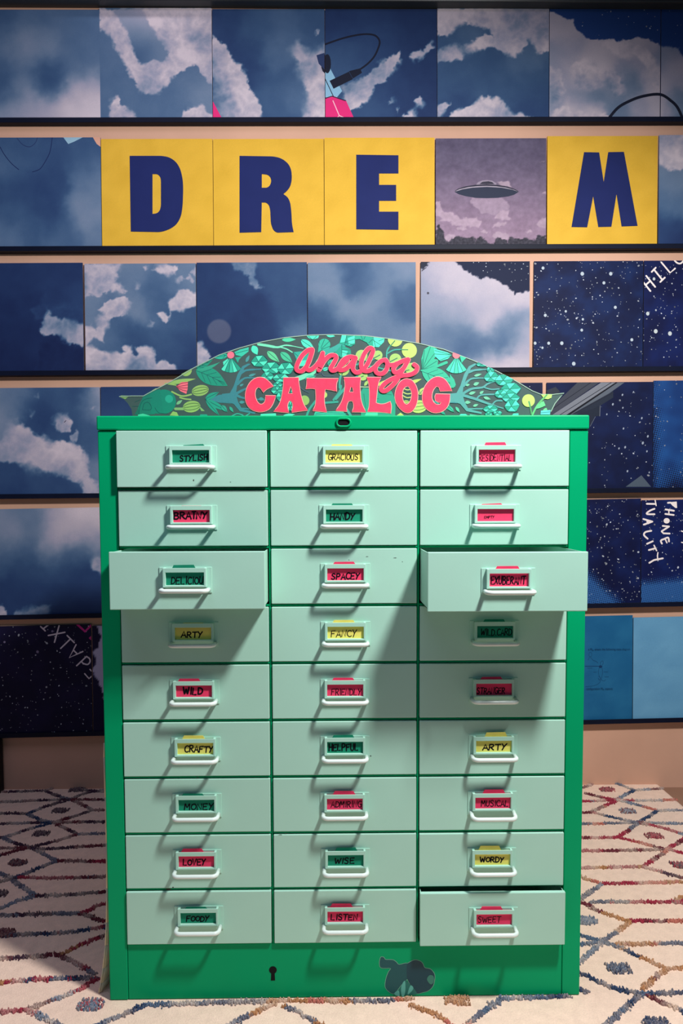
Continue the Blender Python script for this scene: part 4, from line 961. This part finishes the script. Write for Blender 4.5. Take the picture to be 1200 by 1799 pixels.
# left centre: flower, tree, faceted leaves
L2.leaf(60,250,-90,275,62,(42,176,148),1); L2.poly([(125,222),(180,195),(268,172),(266,215),(200,265),(140,250)], (58,196,164)); L2.line([(130,235),(262,200)], 5, (30,92,88))
L2.poly([(60,285),(10,320),(15,350),(60,360)], T2); L2.fan(88,268,158,48,128,5,[T1,T2,(60,190,160)]); L2.poly([(130,275),(200,265),(170,300),(160,330)], (46,166,140)); L2.circ(88,250,35,(240,116,138))
TREE = [(0,640),(80,632),(118,560),(155,445),(205,362),(262,335),(290,340),(225,382),(185,470),(152,560),(140,640),(160,715),(200,790),(335,826),(330,842),(180,815),(118,742),(60,722),(0,730)]
L2.poly(TREE, BLU); 
for q, w_ in (([(190,432),(250,402),(390,393)], [26,20,12]), ([(155,545),(230,482),(345,482)], [24,18,12]), ([(140,640),(240,588),(330,570)], [26,20,14]), ([(140,650),(220,682),(420,700)], [26,20,14]), ([(190,785),(330,795)], 14)): L2.line(q, w_, BLU)
for q in ((240,322,276,252,30), (268,462,342,438,26), (178,562,218,540,22), (172,725,232,722,30), (370,690,425,692,34)): L2.leaf(*q, (72,150,150), -1)
L2.leaf(308,155,355,248,68,T2,-1); L2.leaf(600,98,742,94,44,(80,206,160),-1); L2.line([(365,142),(450,155),(560,172),(650,152),(815,182)], [26,26,20,14,8], MNT); L2.line([(590,172),(650,190),(705,222)], 12, MNT)
L2.leaf(452,212,576,320,66,(98,206,150),0); L2.leaf(586,222,706,325,72,(70,190,146),0); L2.leaf(792,98,928,192,72,T2,0); L2.poly([(850,58),(975,55),(965,80),(910,96),(870,80)], T2); L2.line([(870,62),(910,94),(950,60)], 5, (30,92,88)); L2.leaf(1045,48,1135,62,36,T2,-1)
L2.circ(1028,146,60,(52,180,150)); 
for q in ([(985,200),(1080,110)], [(985,200),(1030,90)], [(985,200),(1088,160)], [(985,200),(975,110)]): L2.line(q, 5, (30,92,88))
L2.poly([(962,225),(975,130),(1000,200)], (52,180,150)); L2.line([(1030,225),(1110,200),(1210,150)], [50,56,60], (60,164,150)); 
L2.poly([(715,222),(770,215),(880,210),(900,300),(850,360),(780,365)], (52,170,150)); L2.line([(720,225),(800,300),(790,365)], 5, (30,92,88)); L2.poly([(770,310),(860,300),(850,355),(780,362)], T2)
L2.line([(740,495),(850,455),(920,420),(955,340),(1000,230)], [50,46,44,40,30], MNT); L2.leaf(830,490,945,460,50,(70,200,160),0)
for x, y, a, c_, f in ((375,312,84,56,1), (495,380,96,56,1), (640,385,84,58,-1), (455,462,66,40,1), (590,480,84,40,-1), (560,600,70,44,1), (600,665,58,50,-1), (560,545,50,26,1), (690,760,36,50,1), (720,620,34,40,-1)): L2.hexleaf(x, y, a, c_, f)
L2.circ(828,706,50,OLV); L2.circ(1025,650,32,LIME)
for q in ([(850,862),(880,790),(950,700)], [(1030,730),(1160,720)], [(1120,700),(1180,620),(1195,560)]): L2.line(q, 22, (60,160,142))
for q in ([(935,455),(1000,430),(1025,460),(1120,462)], [(765,540),(805,592),(872,628)]): L2.line(q, 8, (78,100,116))
L2.leaf(1010,400,1075,380,36,T2,0); L2.leaf(1060,350,1140,300,60,(60,184,150),1)
L2.poly([(920,862),(935,822),(1210,812),(1260,862)], (64,206,168)); 
for q in ([(940,838),(1050,826),(1250,836)], [(930,852),(1080,842),(1250,852)]): L2.line(q, 7, (36,118,112))
L2.poly([(385,862),(390,842),(540,835),(545,862)], T2); L2.leaf(610,862,735,845,30,T2,-1); L2.leaf(-5,755,52,822,46,(52,166,140),0); L2.leaf(76,768,115,825,28,(52,166,140),-1); L2.line([(100,862),(150,840),(200,850),(215,862)], 12, (60,170,150)); L2.line([(240,862),(275,838)], 12, (60,170,150))
# right centre: leaves, lime discs, stems
L3.poly([(35,130),(62,45),(195,48),(192,140),(150,168),(90,150)], T1); L3.poly([(62,45),(110,45),(90,120),(45,125)], T2); L3.poly([(120,80),(190,55),(190,130),(130,150)], T2)
L3.poly([(-10,225),(60,150),(150,195),(152,240),(60,282),(8,245)], T1); L3.poly([(60,200),(120,210),(100,265),(55,270)], T2)
for q in ([(90,150),(110,45)], [(90,120),(190,90)], [(90,120),(180,150)], [(60,150),(60,280)], [(60,200),(150,200)], [(60,220),(140,245)]): L3.line(q, 5, (30,92,88))
L3.poly([(192,48),(350,60),(345,140),(300,120),(240,90),(195,95)], (46,170,140)); L3.poly([(350,60),(492,70),(482,120),(430,172),(375,170),(320,140)], T2); L3.poly([(345,62),(372,64),(375,170),(345,165),(300,115)], (46,170,140))
for q in ([(250,50),(270,100)], [(300,55),(280,95)], [(372,64),(400,170)], [(430,110),(480,90)], [(372,100),(450,150)], [(372,90),(330,130)]): L3.line(q, 5, (30,92,88))
for q, w_ in (([(510,285),(518,200),(590,112)], 15), ([(518,235),(590,198),(710,198)], 14), ([(300,365),(400,370),(560,410),(735,402)], 14), ([(235,455),(150,520),(0,690)], 26), ([(60,430),(40,500),(38,580)], 20), ([(210,350),(280,300),(340,310),(440,250)], 16), ([(105,790),(150,860)], 26)): L3.line(q, w_, (66,164,146))
for x, y, r in ((596,92,74), (738,205,76), (598,295,60), (422,252,47), (258,258,60), (75,398,60), (272,460,47), (762,392,64)): L3.circ(x, y, r, (160,200,112) if r < 70 else LIME)
for q in ([(540,170),(592,108)], [(650,198),(722,198)], [(545,318),(615,282)], [(350,300),(442,250)], [(690,412),(735,400)], [(60,450),(80,390)], [(235,300),(270,250)], [(255,470),(275,462)]): L3.line(q, 10, (58,120,92))
L3.leaf(725,540,862,490,36,(178,206,100),-1); L3.leaf(400,560,560,490,34,(178,206,100),-1); L3.leaf(285,560,330,500,30,(160,200,112),-1); L3.line([(245,570),(330,572)], 9, (170,206,160))
L3.poly([(252,862),(250,620),(275,580),(330,585),(440,600),(560,612),(600,700),(596,862)], (48,160,130)); L3.poly([(290,862),(310,820),(420,820),(420,862)], (80,220,170))
for q in ([(360,680),(430,690)], [(280,640),(300,780)], [(470,640),(560,650)]): L3.line(q, 5, (30,110,96))
L3.bud(712,640,82,74,(52,80,78)); 
for q in ([(665,575),(715,600),(765,590)], [(662,615),(715,640),(768,632)], [(670,655),(715,678),(765,670)], [(640,545),(690,560),(740,555)]): L3.line(q, 9, (196,212,120))
L3.bud(832,768,84,64,LIME,-.15); L3.leaf(832,650,900,570,50,LIME,1); L3.bud(705,735,40,30,LIME); L3.poly([(605,862),(650,828),(690,862)], LIME); L3.leaf(930,640,985,590,40,(150,196,110),-1)
L3.poly([(865,402),(858,290),(885,195),(948,152),(1016,188),(1012,255),(985,288),(1026,298),(1022,350),(960,388),(880,406)], (60,182,146), True, False)
for q in ([(868,400),(890,200)], [(868,400),(950,170)], [(868,400),(1005,215)], [(868,400),(1015,310)], [(868,400),(870,290)], [(868,400),(1000,360)]): L3.line(q, 6, (34,116,100))
L3.leaf(862,415,1200,570,180,(60,182,146),4,bend=-10); L3.line([(858,406),(960,385),(1110,325)], [14,24,28], (60,182,146))
L3.poly([(1090,700),(1130,640),(1210,630),(1215,735),(1140,730)], BLU); L3.leaf(1085,735,1190,825,44,T1,0); L3.leaf(1040,800,1100,850,30,T1,-1); L3.line([(960,700),(1030,740),(1060,770)], 12, (60,160,150))
# right end
L4.poly([(-160,185),(-20,225),(20,250),(-20,290),(-95,312),(-148,262)], T2)
for q in ([(20,250),(-150,240)], [(20,255),(-100,305)], [(20,250),(-150,205)]): L4.line(q, 6, (34,116,100))
L4.poly([(100,255),(165,280),(145,300),(120,330)], (60,190,154)); L4.fan(66,262,172,52,128,5,[(72,206,170),T2]); L4.circ(66,248,38,(244,124,134)); L4.poly([(0,440),(45,495),(62,550),(40,580),(10,580)], (60,182,146))
L4.poly([(x-12, y) for x, y in TREE], (84,158,154))
for q, w_ in (([(185,425),(255,402),(375,395)], [26,20,12]), ([(140,560),(215,490),(345,482)], [24,18,12]), ([(130,640),(220,590),(330,575),(380,540),(450,518)], [26,22,20,18,12]), ([(350,578),(420,595),(495,590)], 14), ([(135,655),(260,692),(420,750),(535,785)], [28,26,22,12]), ([(270,692),(315,652),(450,645)], 16), ([(430,745),(465,712),(525,710)], 14), ([(190,790),(340,790)], 14)): L4.line(q, w_, (84,158,154))
for q in ((243,462,322,440,26), (160,557,202,544,24), (238,552,297,526,34), (193,642,262,620,32), (300,640,342,610,26), (338,672,412,696,30), (153,725,212,725,34), (233,765,288,745,26)): L4.leaf(*q, (110,190,156), -1)
for x, y, a, c_, f in ((325,342,62,24,1), (410,395,42,30,-1), (418,470,78,50,1), (545,500,94,56,-1), (612,588,104,56,1), (510,640,62,40,-1), (615,680,90,44,1), (625,760,76,58,-1), (408,790,76,34,1), (480,832,46,22,-1), (390,840,40,16,1)): L4.hexleaf(x, y, a, c_, f)
L4.leaf(60,770,100,826,28,(84,190,154),-1); L4.leaf(-10,770,42,822,36,(60,182,146),0); L4.poly([(90,862),(110,842),(160,842),(190,862)], T2); L4.line([(205,850),(290,862)], 10, (84,190,160)); L4.poly([(620,862),(640,838),(690,836),(690,862)], T2)
L4.line([(830,850),(880,755),(975,650)], 18, (96,186,118), False); L4.leaf(855,790,1055,708,50,(104,196,136),-1,bend=-14); L4.leaf(935,805,1005,782,26,(104,196,136),-1)
L4.circ(790,708,64,(188,222,112)); L4.line([(795,720),(808,770),(822,840)], 16, (84,150,100)); L4.poly([(918,648),(1028,645),(1020,680),(985,694),(945,688)], (176,216,112), False); L4.line([(900,735),(975,650)], 14, (96,176,110), False)
L4.poly([(915,808),(1012,802),(1005,848),(910,848)], (96,196,196), False); L4.line([(915,830),(1005,822)], 6, (50,130,140), False)
# pale bare rim along the cut edge
rim = [bp(x, y+.7) for x, y in OUT[:26]]
for q in ribbon(rim, .0013): 
    p2, tr = tess([[tuple(v) for v in q]]); fol.add([loc(x, BY-.00062, z) for x, z in p2], tr, 0, np.array(lin((150,178,160))))
fol.build('painted_foliage', M['paint'], sign)

# coral lettering: raised painted letters
M['coral'] = mat('coral letter paint', (252, 64, 98), .55, .25, noise=(90, .10), bump=.08, bscale=500)
M['halo'] = mat('pale pink outline paint', (248, 176, 164), .6, .2, noise=(60, .1))
CAT = [('C', 390, [[(515,565),(480,525),(440,490),(395,473),(340,480),(290,515),(255,570),(238,630),(235,680),(245,735),(275,780),(320,810),(380,822),(430,815),(480,790),(512,740),(528,695),(540,660),(437,658),(440,690),(430,728),(400,748),(375,743),(350,715),(334,670),(331,630),(340,592),(360,574),(385,577),(403,600),(415,625),(440,598),(478,577)]]),
 ('A', 390, [[(620,480),(770,478),(768,510),(775,560),(785,620),(800,690),(825,760),(862,803),(700,825),(706,795),(713,770),(712,735),(700,712),(680,706),(665,725),(656,755),(660,790),(672,828),(518,815),(560,775),(590,720),(606,650),(616,580),(620,530)], [(690,560),(665,638),(712,638),(705,590)]]),
 ('T', 390, [[(850,485),(1170,488),(1152,520),(1146,560),(1150,615),(1100,600),(1036,592),(1028,640),(1025,700),(1031,760),(1052,822),(910,808),(935,770),(945,720),(945,650),(940,592),(890,582),(844,590),(855,545)]]),
 ('A', 590, [[(80,478),(250,476),(245,510),(240,560),(245,640),(250,700),(272,770),(302,822),(160,820),(178,790),(181,750),(171,715),(150,708),(126,715),(112,745),(106,780),(112,815),(-2,808),(30,770),(60,720),(85,640),(95,560),(92,515)], [(150,568),(135,622),(178,624),(172,580)]]),
 ('L', 590, [[(308,475),(457,475),(432,510),(420,560),(410,640),(402,730),(440,745),(490,743),(547,718),(557,760),(550,835),(490,825),(430,820),(318,818),(335,780),(341,700),(340,600),(331,520)]]),
 ('O', 590, [[(710,488),(760,500),(798,545),(822,610),(822,690),(805,760),(770,812),(730,832),(690,825),(640,785),(605,730),(592,660),(605,590),(640,525),(675,497)], [(730,562),(755,600),(766,640),(755,700),(735,735),(710,748),(685,735),(667,690),(664,640),(676,590),(702,564)]]),
 ('G', 590, [[(1165,608),(1130,540),(1090,490),(1040,468),(985,475),(930,515),(890,570),(870,640),(868,700),(885,760),(925,805),(980,830),(1030,828),(1080,810),(1120,770),(1140,720),(1146,645),(1003,642),(995,670),(1000,705),(1030,725),(1056,720),(1050,745),(1015,752),(982,730),(962,690),(963,640),(980,592),(1010,562),(1038,575),(1046,612)]])]
def letter_obj(nm, loops, label, lift=.0011):
    b = MB(); W_ = [[bp(*p) for p in round_off(lp, 48, 2)] for lp in loops]
    p2, tr = tess(W_); b.add([loc(x, BY-lift, z) for x, z in p2], tr, 0)
    for lp in W_:
        n = len(lp); b.add([loc(x, BY-lift, z) for x, z in lp]+[loc(x, BY-.0004, z) for x, z in lp], [[i, (i+1) % n, n+(i+1) % n, n+i] for i in range(n)], 0)
        for q in ribbon(lp, .0019, True): b.add([loc(x, BY-.00085, z) for x, z in q], [[0, 1, 2, 3]], 1)
    return b.build(nm, [M['coral'], M['halo']], sign)
for ch, ox, lps in CAT:
    o = letter_obj('letter', [[(ox+x/5.714, 580+y/5.714) for x, y in lp] for lp in lps], ch); o['label'] = 'coral capital '+ch
SCR = [(390, [(905,195),(865,203),(815,245),(778,300),(752,360),(752,400),(790,415),(830,388),(868,330),(898,245),(908,200)]), (390, [(908,200),(888,270),(862,340),(850,385),(880,402),(930,372),(980,310),(1012,232)]),
       (390, [(1012,232),(1005,300),(985,370),(972,402)]), (390, [(975,398),(1030,305),(1085,258),(1135,258),(1145,285),(1118,340),(1092,385),(1112,408),(1160,388),(1215,340),(1260,300)]),
       (590, [(200,285),(150,270),(90,290),(48,340),(28,385),(50,404),(100,390),(150,342),(196,278)]), (590, [(196,278),(178,340),(172,392),(202,426),(242,418),(300,368),(350,275),(372,212),(360,186),(330,186),(290,232),(262,300),(256,370),(280,408),(330,410),(390,372),(430,330)]),
       (590, [(500,302),(458,310),(410,350),(396,400),(420,436),(470,436),(510,392),(518,335),(500,302)]), (590, [(505,310),(530,348),(580,350),(615,335)]), (590, [(725,295),(670,312),(612,342),(580,385),(590,425),(632,420),(682,380),(725,300)]),
       (590, [(728,298),(700,350),(655,425),(610,505),(560,562),(500,610),(462,608),(456,580),(500,530),(570,490),(660,460),(740,450),(798,420),(815,375),(785,348)])]
b = MB(); lf = .0016
for i, (ox, L) in enumerate(SCR):
    P = smooth_line([(ox+x/5.714, 580+y/5.714) for x, y in L], 6)
    for wd, lift, mi in ((8.6, lf-.0005+i*.00002, 1), (7.2, lf+i*.00003, 0)):
        for j, q in enumerate(ribbon(P, wd)):
            b.add([loc(*(lambda g: (g[0], BY-lift-j*2.5e-6, g[1]))(bp(*p))) for p in q], [list(range(len(q)))], mi)
o = b.build('script_lettering', [M['coral'], M['halo']], sign); o['label'] = 'coral cursive word analog'
# ------------------------------------------------------------------ rug
RC = dict(M=(116,54,64), S=(116,118,132), C=(166,56,76), G=(136,144,158), O=(188,136,96), N=(58,74,104), D=(80,56,72), B=(94,112,136), P=(196,118,104))
def RL(L): return [(x/4.1, 1360+y/4.1) for x, y in L]
def RR(L): return [(980+x/4.005, 1350+y/4.005) for x, y in L]
def B5(L): return [(180+x/2.727, 1620+y/2.727) for x, y in L]
def B6(L): return [(600+x/2.609, 1540+y/2.609) for x, y in L]
LINES = []
def ln(f, pts, cols, w=1.0):
    pts = list(pts)
    # the yarn lines run on behind the cabinet
    if f is RL and pts[-1][0] >= 740: (x0, y0), (x1, y1) = pts[-2], pts[-1]; pts.append((x1+520, y1+(y1-y0)/max(60, x1-x0)*260))
    if f is RR and pts[0][0] <= 185: (x0, y0), (x1, y1) = pts[1], pts[0]; pts.insert(0, (x1-620, y1+(y1-y0)/max(60, x0-x1)*220))
    LINES.append((f(pts), cols, w))
for pts, c in ([[(-400,135),(0,130),(330,120)],'MD'], [[(330,120),(400,95)],'M'], [[(330,125),(420,160),(510,185)],'DN'], [[(510,185),(600,145),(745,118)],'DM'], [[(-400,212),(0,203),(250,192),(510,185)],'MD'], [[(510,185),(755,185)],'MD'],
               [[(500,188),(330,235),(200,288)],'DN'], [[(200,290),(290,330),(375,350)],'NS'], [[(520,190),(590,220),(665,262)],'MD'], [[(665,262),(520,310),(375,350)],'DM'], [[(-400,295),(0,285),(200,287)],'MD'], [[(665,262),(755,260)],'M'],
               [[(-400,370),(0,360),(375,350)],'DN'], [[(375,350),(755,345)],'MD'], [[(375,352),(200,400),(25,460)],'NDS'], [[(25,462),(100,495),(215,530)],'SD'], [[(390,355),(470,390),(555,433)],'MD'], [[(555,437),(380,490),(215,530)],'MD'], [[(555,435),(755,430)],'SN'],
               [[(-400,470),(25,458)],'MD'], [[(-400,550),(0,535),(215,530)],'DM'], [[(215,530),(60,570),(-100,620),(-170,650)],'MD'], [[(215,532),(330,540),(755,515)],'DM'], [[(230,535),(300,570),(410,625)],'DS'], [[(410,625),(250,690),(100,755)],'SN'], [[(410,625),(580,628),(755,630)],'MCM'],
               [[(-400,690),(-170,650)],'D'], [[(-170,655),(-40,700),(100,758)],'DS'], [[(100,760),(0,775),(-200,850)],'DO'], [[(120,745),(400,750),(755,742)],'CMS'], [[(90,765),(170,820),(255,880)],'SG'], [[(255,880),(130,915),(0,970),(-200,1030)],'GS'], [[(255,878),(500,870),(755,850)],'DM'],
               [[(-400,1030),(0,1020),(300,1010),(580,1005)],'NDS'], [[(580,1005),(660,975),(755,935)],'CM'], [[(580,1005),(660,1030),(755,1060)],'MC'], [[(-400,1190),(0,1165),(440,1145),(755,1105)],'DNC'], [[(755,1165),(600,1225),(440,1300)],'MCO'], [[(-400,1345),(0,1330),(440,1300)],'DM'], [[(440,1310),(560,1370),(690,1440)],'MCS'],
               [[(-400,1530),(0,1505),(300,1478),(700,1470)],'OCN'], [[(700,1470),(570,1555),(380,1630),(200,1700)],'CGM'], [[(200,1700),(320,1760),(480,1840)],'CGS'], [[(-400,1720),(0,1715),(200,1700)],'MC'], [[(-60,1110),(30,1145)],'D'], [[(755,130),(600,115)],'D']):
    ln(RL, pts, c, 1.0)
for pts, c in ([[(150,140),(240,100),(330,78)],'CM'], [[(320,82),(500,78),(670,75)],'MO'], [[(330,85),(420,110),(540,155)],'PSN'], [[(540,155),(470,190),(410,222)],'NGC'], [[(190,175),(290,200),(410,222)],'MC'], [[(540,155),(760,140)],'SGM'], [[(420,225),(600,228),(850,222)],'CGP'],
               [[(410,222),(530,250),(700,297)],'GSP'], [[(700,298),(640,340),(560,382)],'NS'], [[(410,232),(330,265),(240,308)],'CPM'], [[(240,308),(380,345),(560,382)],'CMNS'], [[(140,232),(260,230),(410,222)],'GC'], [[(140,315),(240,308)],'CM'], [[(140,392),(300,390),(560,382)],'CPS'], [[(700,298),(950,296)],'GS'], [[(560,382),(760,388),(950,392)],'MGS'],
               [[(570,385),(720,415),(900,470)],'MCG'], [[(560,385),(500,435),(420,487)],'SMC'], [[(430,490),(580,525),(760,572)],'CPM'], [[(960,450),(870,510),(770,570)],'CMC'], [[(675,475),(675,477)],'C'], [[(140,490),(280,490),(420,487)],'MC'], [[(140,582),(400,580),(760,572)],'CPCM'],
               [[(790,560),(700,625),(600,692)],'PMC'], [[(600,694),(740,735),(950,790)],'CDM'], [[(780,570),(860,592),(960,610)],'CP'], [[(140,702),(380,698),(600,692)],'PMCO'], [[(120,765),(200,780),(310,812)],'OP'], [[(310,815),(240,865),(150,925)],'GS'], [[(310,812),(550,808),(720,804),(950,798)],'CCPO'],
               [[(140,945),(240,985),(350,1030),(510,1078)],'BMMO'], [[(220,945),(340,940),(560,942),(800,940),(950,935)],'SCCC'], [[(820,950),(860,915),(940,900)],'MO'], [[(840,940),(950,965)],'C'], [[(510,1075),(700,1077),(950,1074)],'CMP'], [[(510,1080),(420,1150),(310,1225),(150,1370)],'OSGG'],
               [[(130,1175),(220,1195),(310,1222)],'GB'], [[(130,1240),(220,1232),(310,1220)],'GB'], [[(310,1222),(440,1262),(560,1320),(770,1412)],'BNOO'], [[(400,1242),(600,1235),(950,1232)],'OPS'], [[(770,1415),(960,1395)],'OP'], [[(770,1415),(690,1470),(600,1555)],'OMO'], [[(130,1440),(280,1500),(420,1555),(580,1585)],'NNN'],
               [[(580,1590),(700,1585),(950,1578)],'BNN'], [[(580,1590),(470,1690),(330,1820)],'NBS'], [[(620,1595),(760,1660),(950,1740)],'MON'], [[(150,1560),(190,1575)],'N']):
    ln(RR, pts, c, 1.0)
ln(B5, [(-60,510), (60,462), (200,402)], 'BN', 1.); ln(B5, [(195,398), (400,392), (620,384), (790,380)], 'BBSS'); ln(B5, [(790,380), (900,376), (1150,378)], 'OOP'); ln(B5, [(830,390), (720,440), (600,500), (560,540)], 'OSBN'); ln(B5, [(870,400), (950,440), (1060,505)], 'OSO')
ln(B6, [(-60,572), (120,572), (240,568)], 'OS'); ln(B6, [(240,565), (330,560)], 'PO'); ln(B6, [(310,588), (430,632), (480,665), (560,740)], 'OOPO'); ln(B6, [(560,740), (600,660), (740,558)], 'PSB'); ln(B6, [(740,558), (880,556), (1040,548)], 'GBN')
SPOTS = [(RL, (555,115), 'D'), (RL, (435,265), 'D'), (RL, (295,430), 'D'), (RL, (130,640), 'MD'), (RL, (-20,865), 'D'), (RL, (30,1150), 'M'), (RL, (655,1665), 'BC'), (RR, (345,150), 'CM'), (RR, (490,302), 'GM'), (RR, (675,476), 'CM'), (RR, (865,682), 'DC'), (RR, (205,1075), 'GB'), (RR, (430,1410), 'NB'), (RR, (690,1800), 'N'), (B6, (530,566), 'O')]
RX0, RX1, RY0, RY1 = -1.75, .950, -.62, .945
nx, ny = 540, 300
gx = np.concatenate([np.linspace(RX0, -1.02, 60, endpoint=False), np.linspace(-1.02, RX1, nx-60)]); gy = np.linspace(RY0, RY1, ny)
GX, GY = np.meshgrid(gx, gy)
rim_ = np.minimum(np.minimum(GX-RX0, RX1-GX), np.minimum(GY-RY0, RY1-GY))
GZ = -.0008+(fbm(GX*9, GY*9, 3, 3)-.6)*.0012-.008*np.clip(1-rim_/.012, 0, 1)**2
GZ = np.where((GX > XL-.01) & (GX < XR+.01) & (GY > -.005) & (GY < DEP+.01), -.0012, np.minimum(GZ, -.0002))
f_ = fbm(GX*60, GY*60, 5, 4)[..., None]; g_ = fbm(GX*6, GY*6, 9, 3)[..., None]
RCOL = np.array(lin((249,219,198)))*(.86+.22*f_)*(.94+.12*g_)
b = MB(); idx = np.arange(nx*ny).reshape(ny, nx)
q = np.stack([idx[:-1, :-1], idx[:-1, 1:], idx[1:, 1:], idx[1:, :-1]], -1).reshape(-1, 4)
b.add(np.stack([GX, GY, GZ], -1).reshape(-1, 3), q.tolist(), 0, RCOL.reshape(-1, 3), True)
bd = [(RX0, RY0), (RX1, RY0), (RX1, RY1), (RX0, RY1)]; n_ = 4
b.add([(x, y, -.0088) for x, y in bd]+[(x, y, FLOOR_Z+.0002) for x, y in bd], [[i, (i+1) % 4, 4+(i+1) % 4, 4+i] for i in range(4)], 0, lin((225,200,178)))
rug = b.build('rug', M['rug'])
tag(rug, 'cream woollen rug with shaggy coloured diamond lines under the green cabinet', 'rug')
# tufted yarn lines
tb_v, tb_f, tb_c = [], [], []; rr = random.Random(17); nv = 0
def tuft(x, y, r, h, col, mx=None):
    global nv
    if not (RX0+.004 < x < RX1-.004 and RY0+.004 < y < RY1-.004): return
    if XL-.003 < x < XR+.003 and -.002 < y < DEP+.004: return
    k = 5; a0 = rr.random()*6.28; tx, ty = rr.uniform(-.6, .6)*r, rr.uniform(-.6, .6)*r
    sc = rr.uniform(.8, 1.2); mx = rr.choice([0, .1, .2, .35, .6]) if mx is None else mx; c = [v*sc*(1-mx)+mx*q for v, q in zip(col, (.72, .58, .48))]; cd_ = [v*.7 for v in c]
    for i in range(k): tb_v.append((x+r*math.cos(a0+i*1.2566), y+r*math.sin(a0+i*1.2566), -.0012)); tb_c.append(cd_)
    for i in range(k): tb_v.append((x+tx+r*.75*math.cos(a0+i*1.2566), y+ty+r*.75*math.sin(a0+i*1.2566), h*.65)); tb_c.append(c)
    tb_v.append((x+tx*1.3, y+ty*1.3, h)); tb_c.append(c)
    for i in range(k):
        j = (i+1) % k; tb_f.append([nv+i, nv+j, nv+k+j, nv+k+i]); tb_f.append([nv+k+i, nv+k+j, nv+2*k])
    nv += 2*k+1
for pts, cols, w_ in LINES:
    P = [at_z(*p)[:2] for p in smooth_line(pts, 6)]
    seg = [np.hypot(*(P[i+1]-P[i])) for i in range(len(P)-1)]; tot = sum(seg)
    n = int(tot/.0016)+1
    for i in range(n):
        t = (i+rr.random())/n*tot; k = 0
        while k < len(seg)-1 and t > seg[k]: t -= seg[k]; k += 1
        p = P[k]+(P[k+1]-P[k])*min(1, t/max(seg[k], 1e-9))
        fr = i/max(1, n-1)*len(cols); ci = int(min(len(cols)-1, max(0, fr+(float(vn(np.array(p[0]*22+7), np.array(p[1]*22), 4))-.5)*2.6+rr.gauss(0, .12)))); pale = max(0, min(.75, (float(vn(np.array(p[0]*34), np.array(p[1]*34+3), 6))-.42)*1.7+rr.uniform(-.1, .1)))
        hw = .0058*w_*(.75+.4*float(vn(np.array(p[0]*30), np.array(p[1]*30), 2)))
        for _ in range(3):
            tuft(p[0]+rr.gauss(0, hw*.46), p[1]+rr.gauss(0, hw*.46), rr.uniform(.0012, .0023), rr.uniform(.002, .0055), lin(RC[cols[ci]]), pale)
for f, p, cols in SPOTS:
    c0 = at_z(*f([p])[0])
    for _ in range(190):
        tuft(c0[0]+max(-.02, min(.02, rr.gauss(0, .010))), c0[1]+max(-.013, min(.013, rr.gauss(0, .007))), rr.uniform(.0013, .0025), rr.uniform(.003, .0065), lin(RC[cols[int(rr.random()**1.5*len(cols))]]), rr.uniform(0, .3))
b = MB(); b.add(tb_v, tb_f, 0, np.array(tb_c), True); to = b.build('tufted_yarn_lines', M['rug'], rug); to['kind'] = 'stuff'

# dark support leg under the lowest ledge at the far left
b = MB(); b.box(-1.030, -.9865, .886, .930, FLOOR_Z+.0107, ledge_z(5, -1.0)-.0185, bev=.002)
tag(b.build('support_leg', M['post']), 'black wooden leg under the lowest ledge at the left edge of the photo', 'leg')
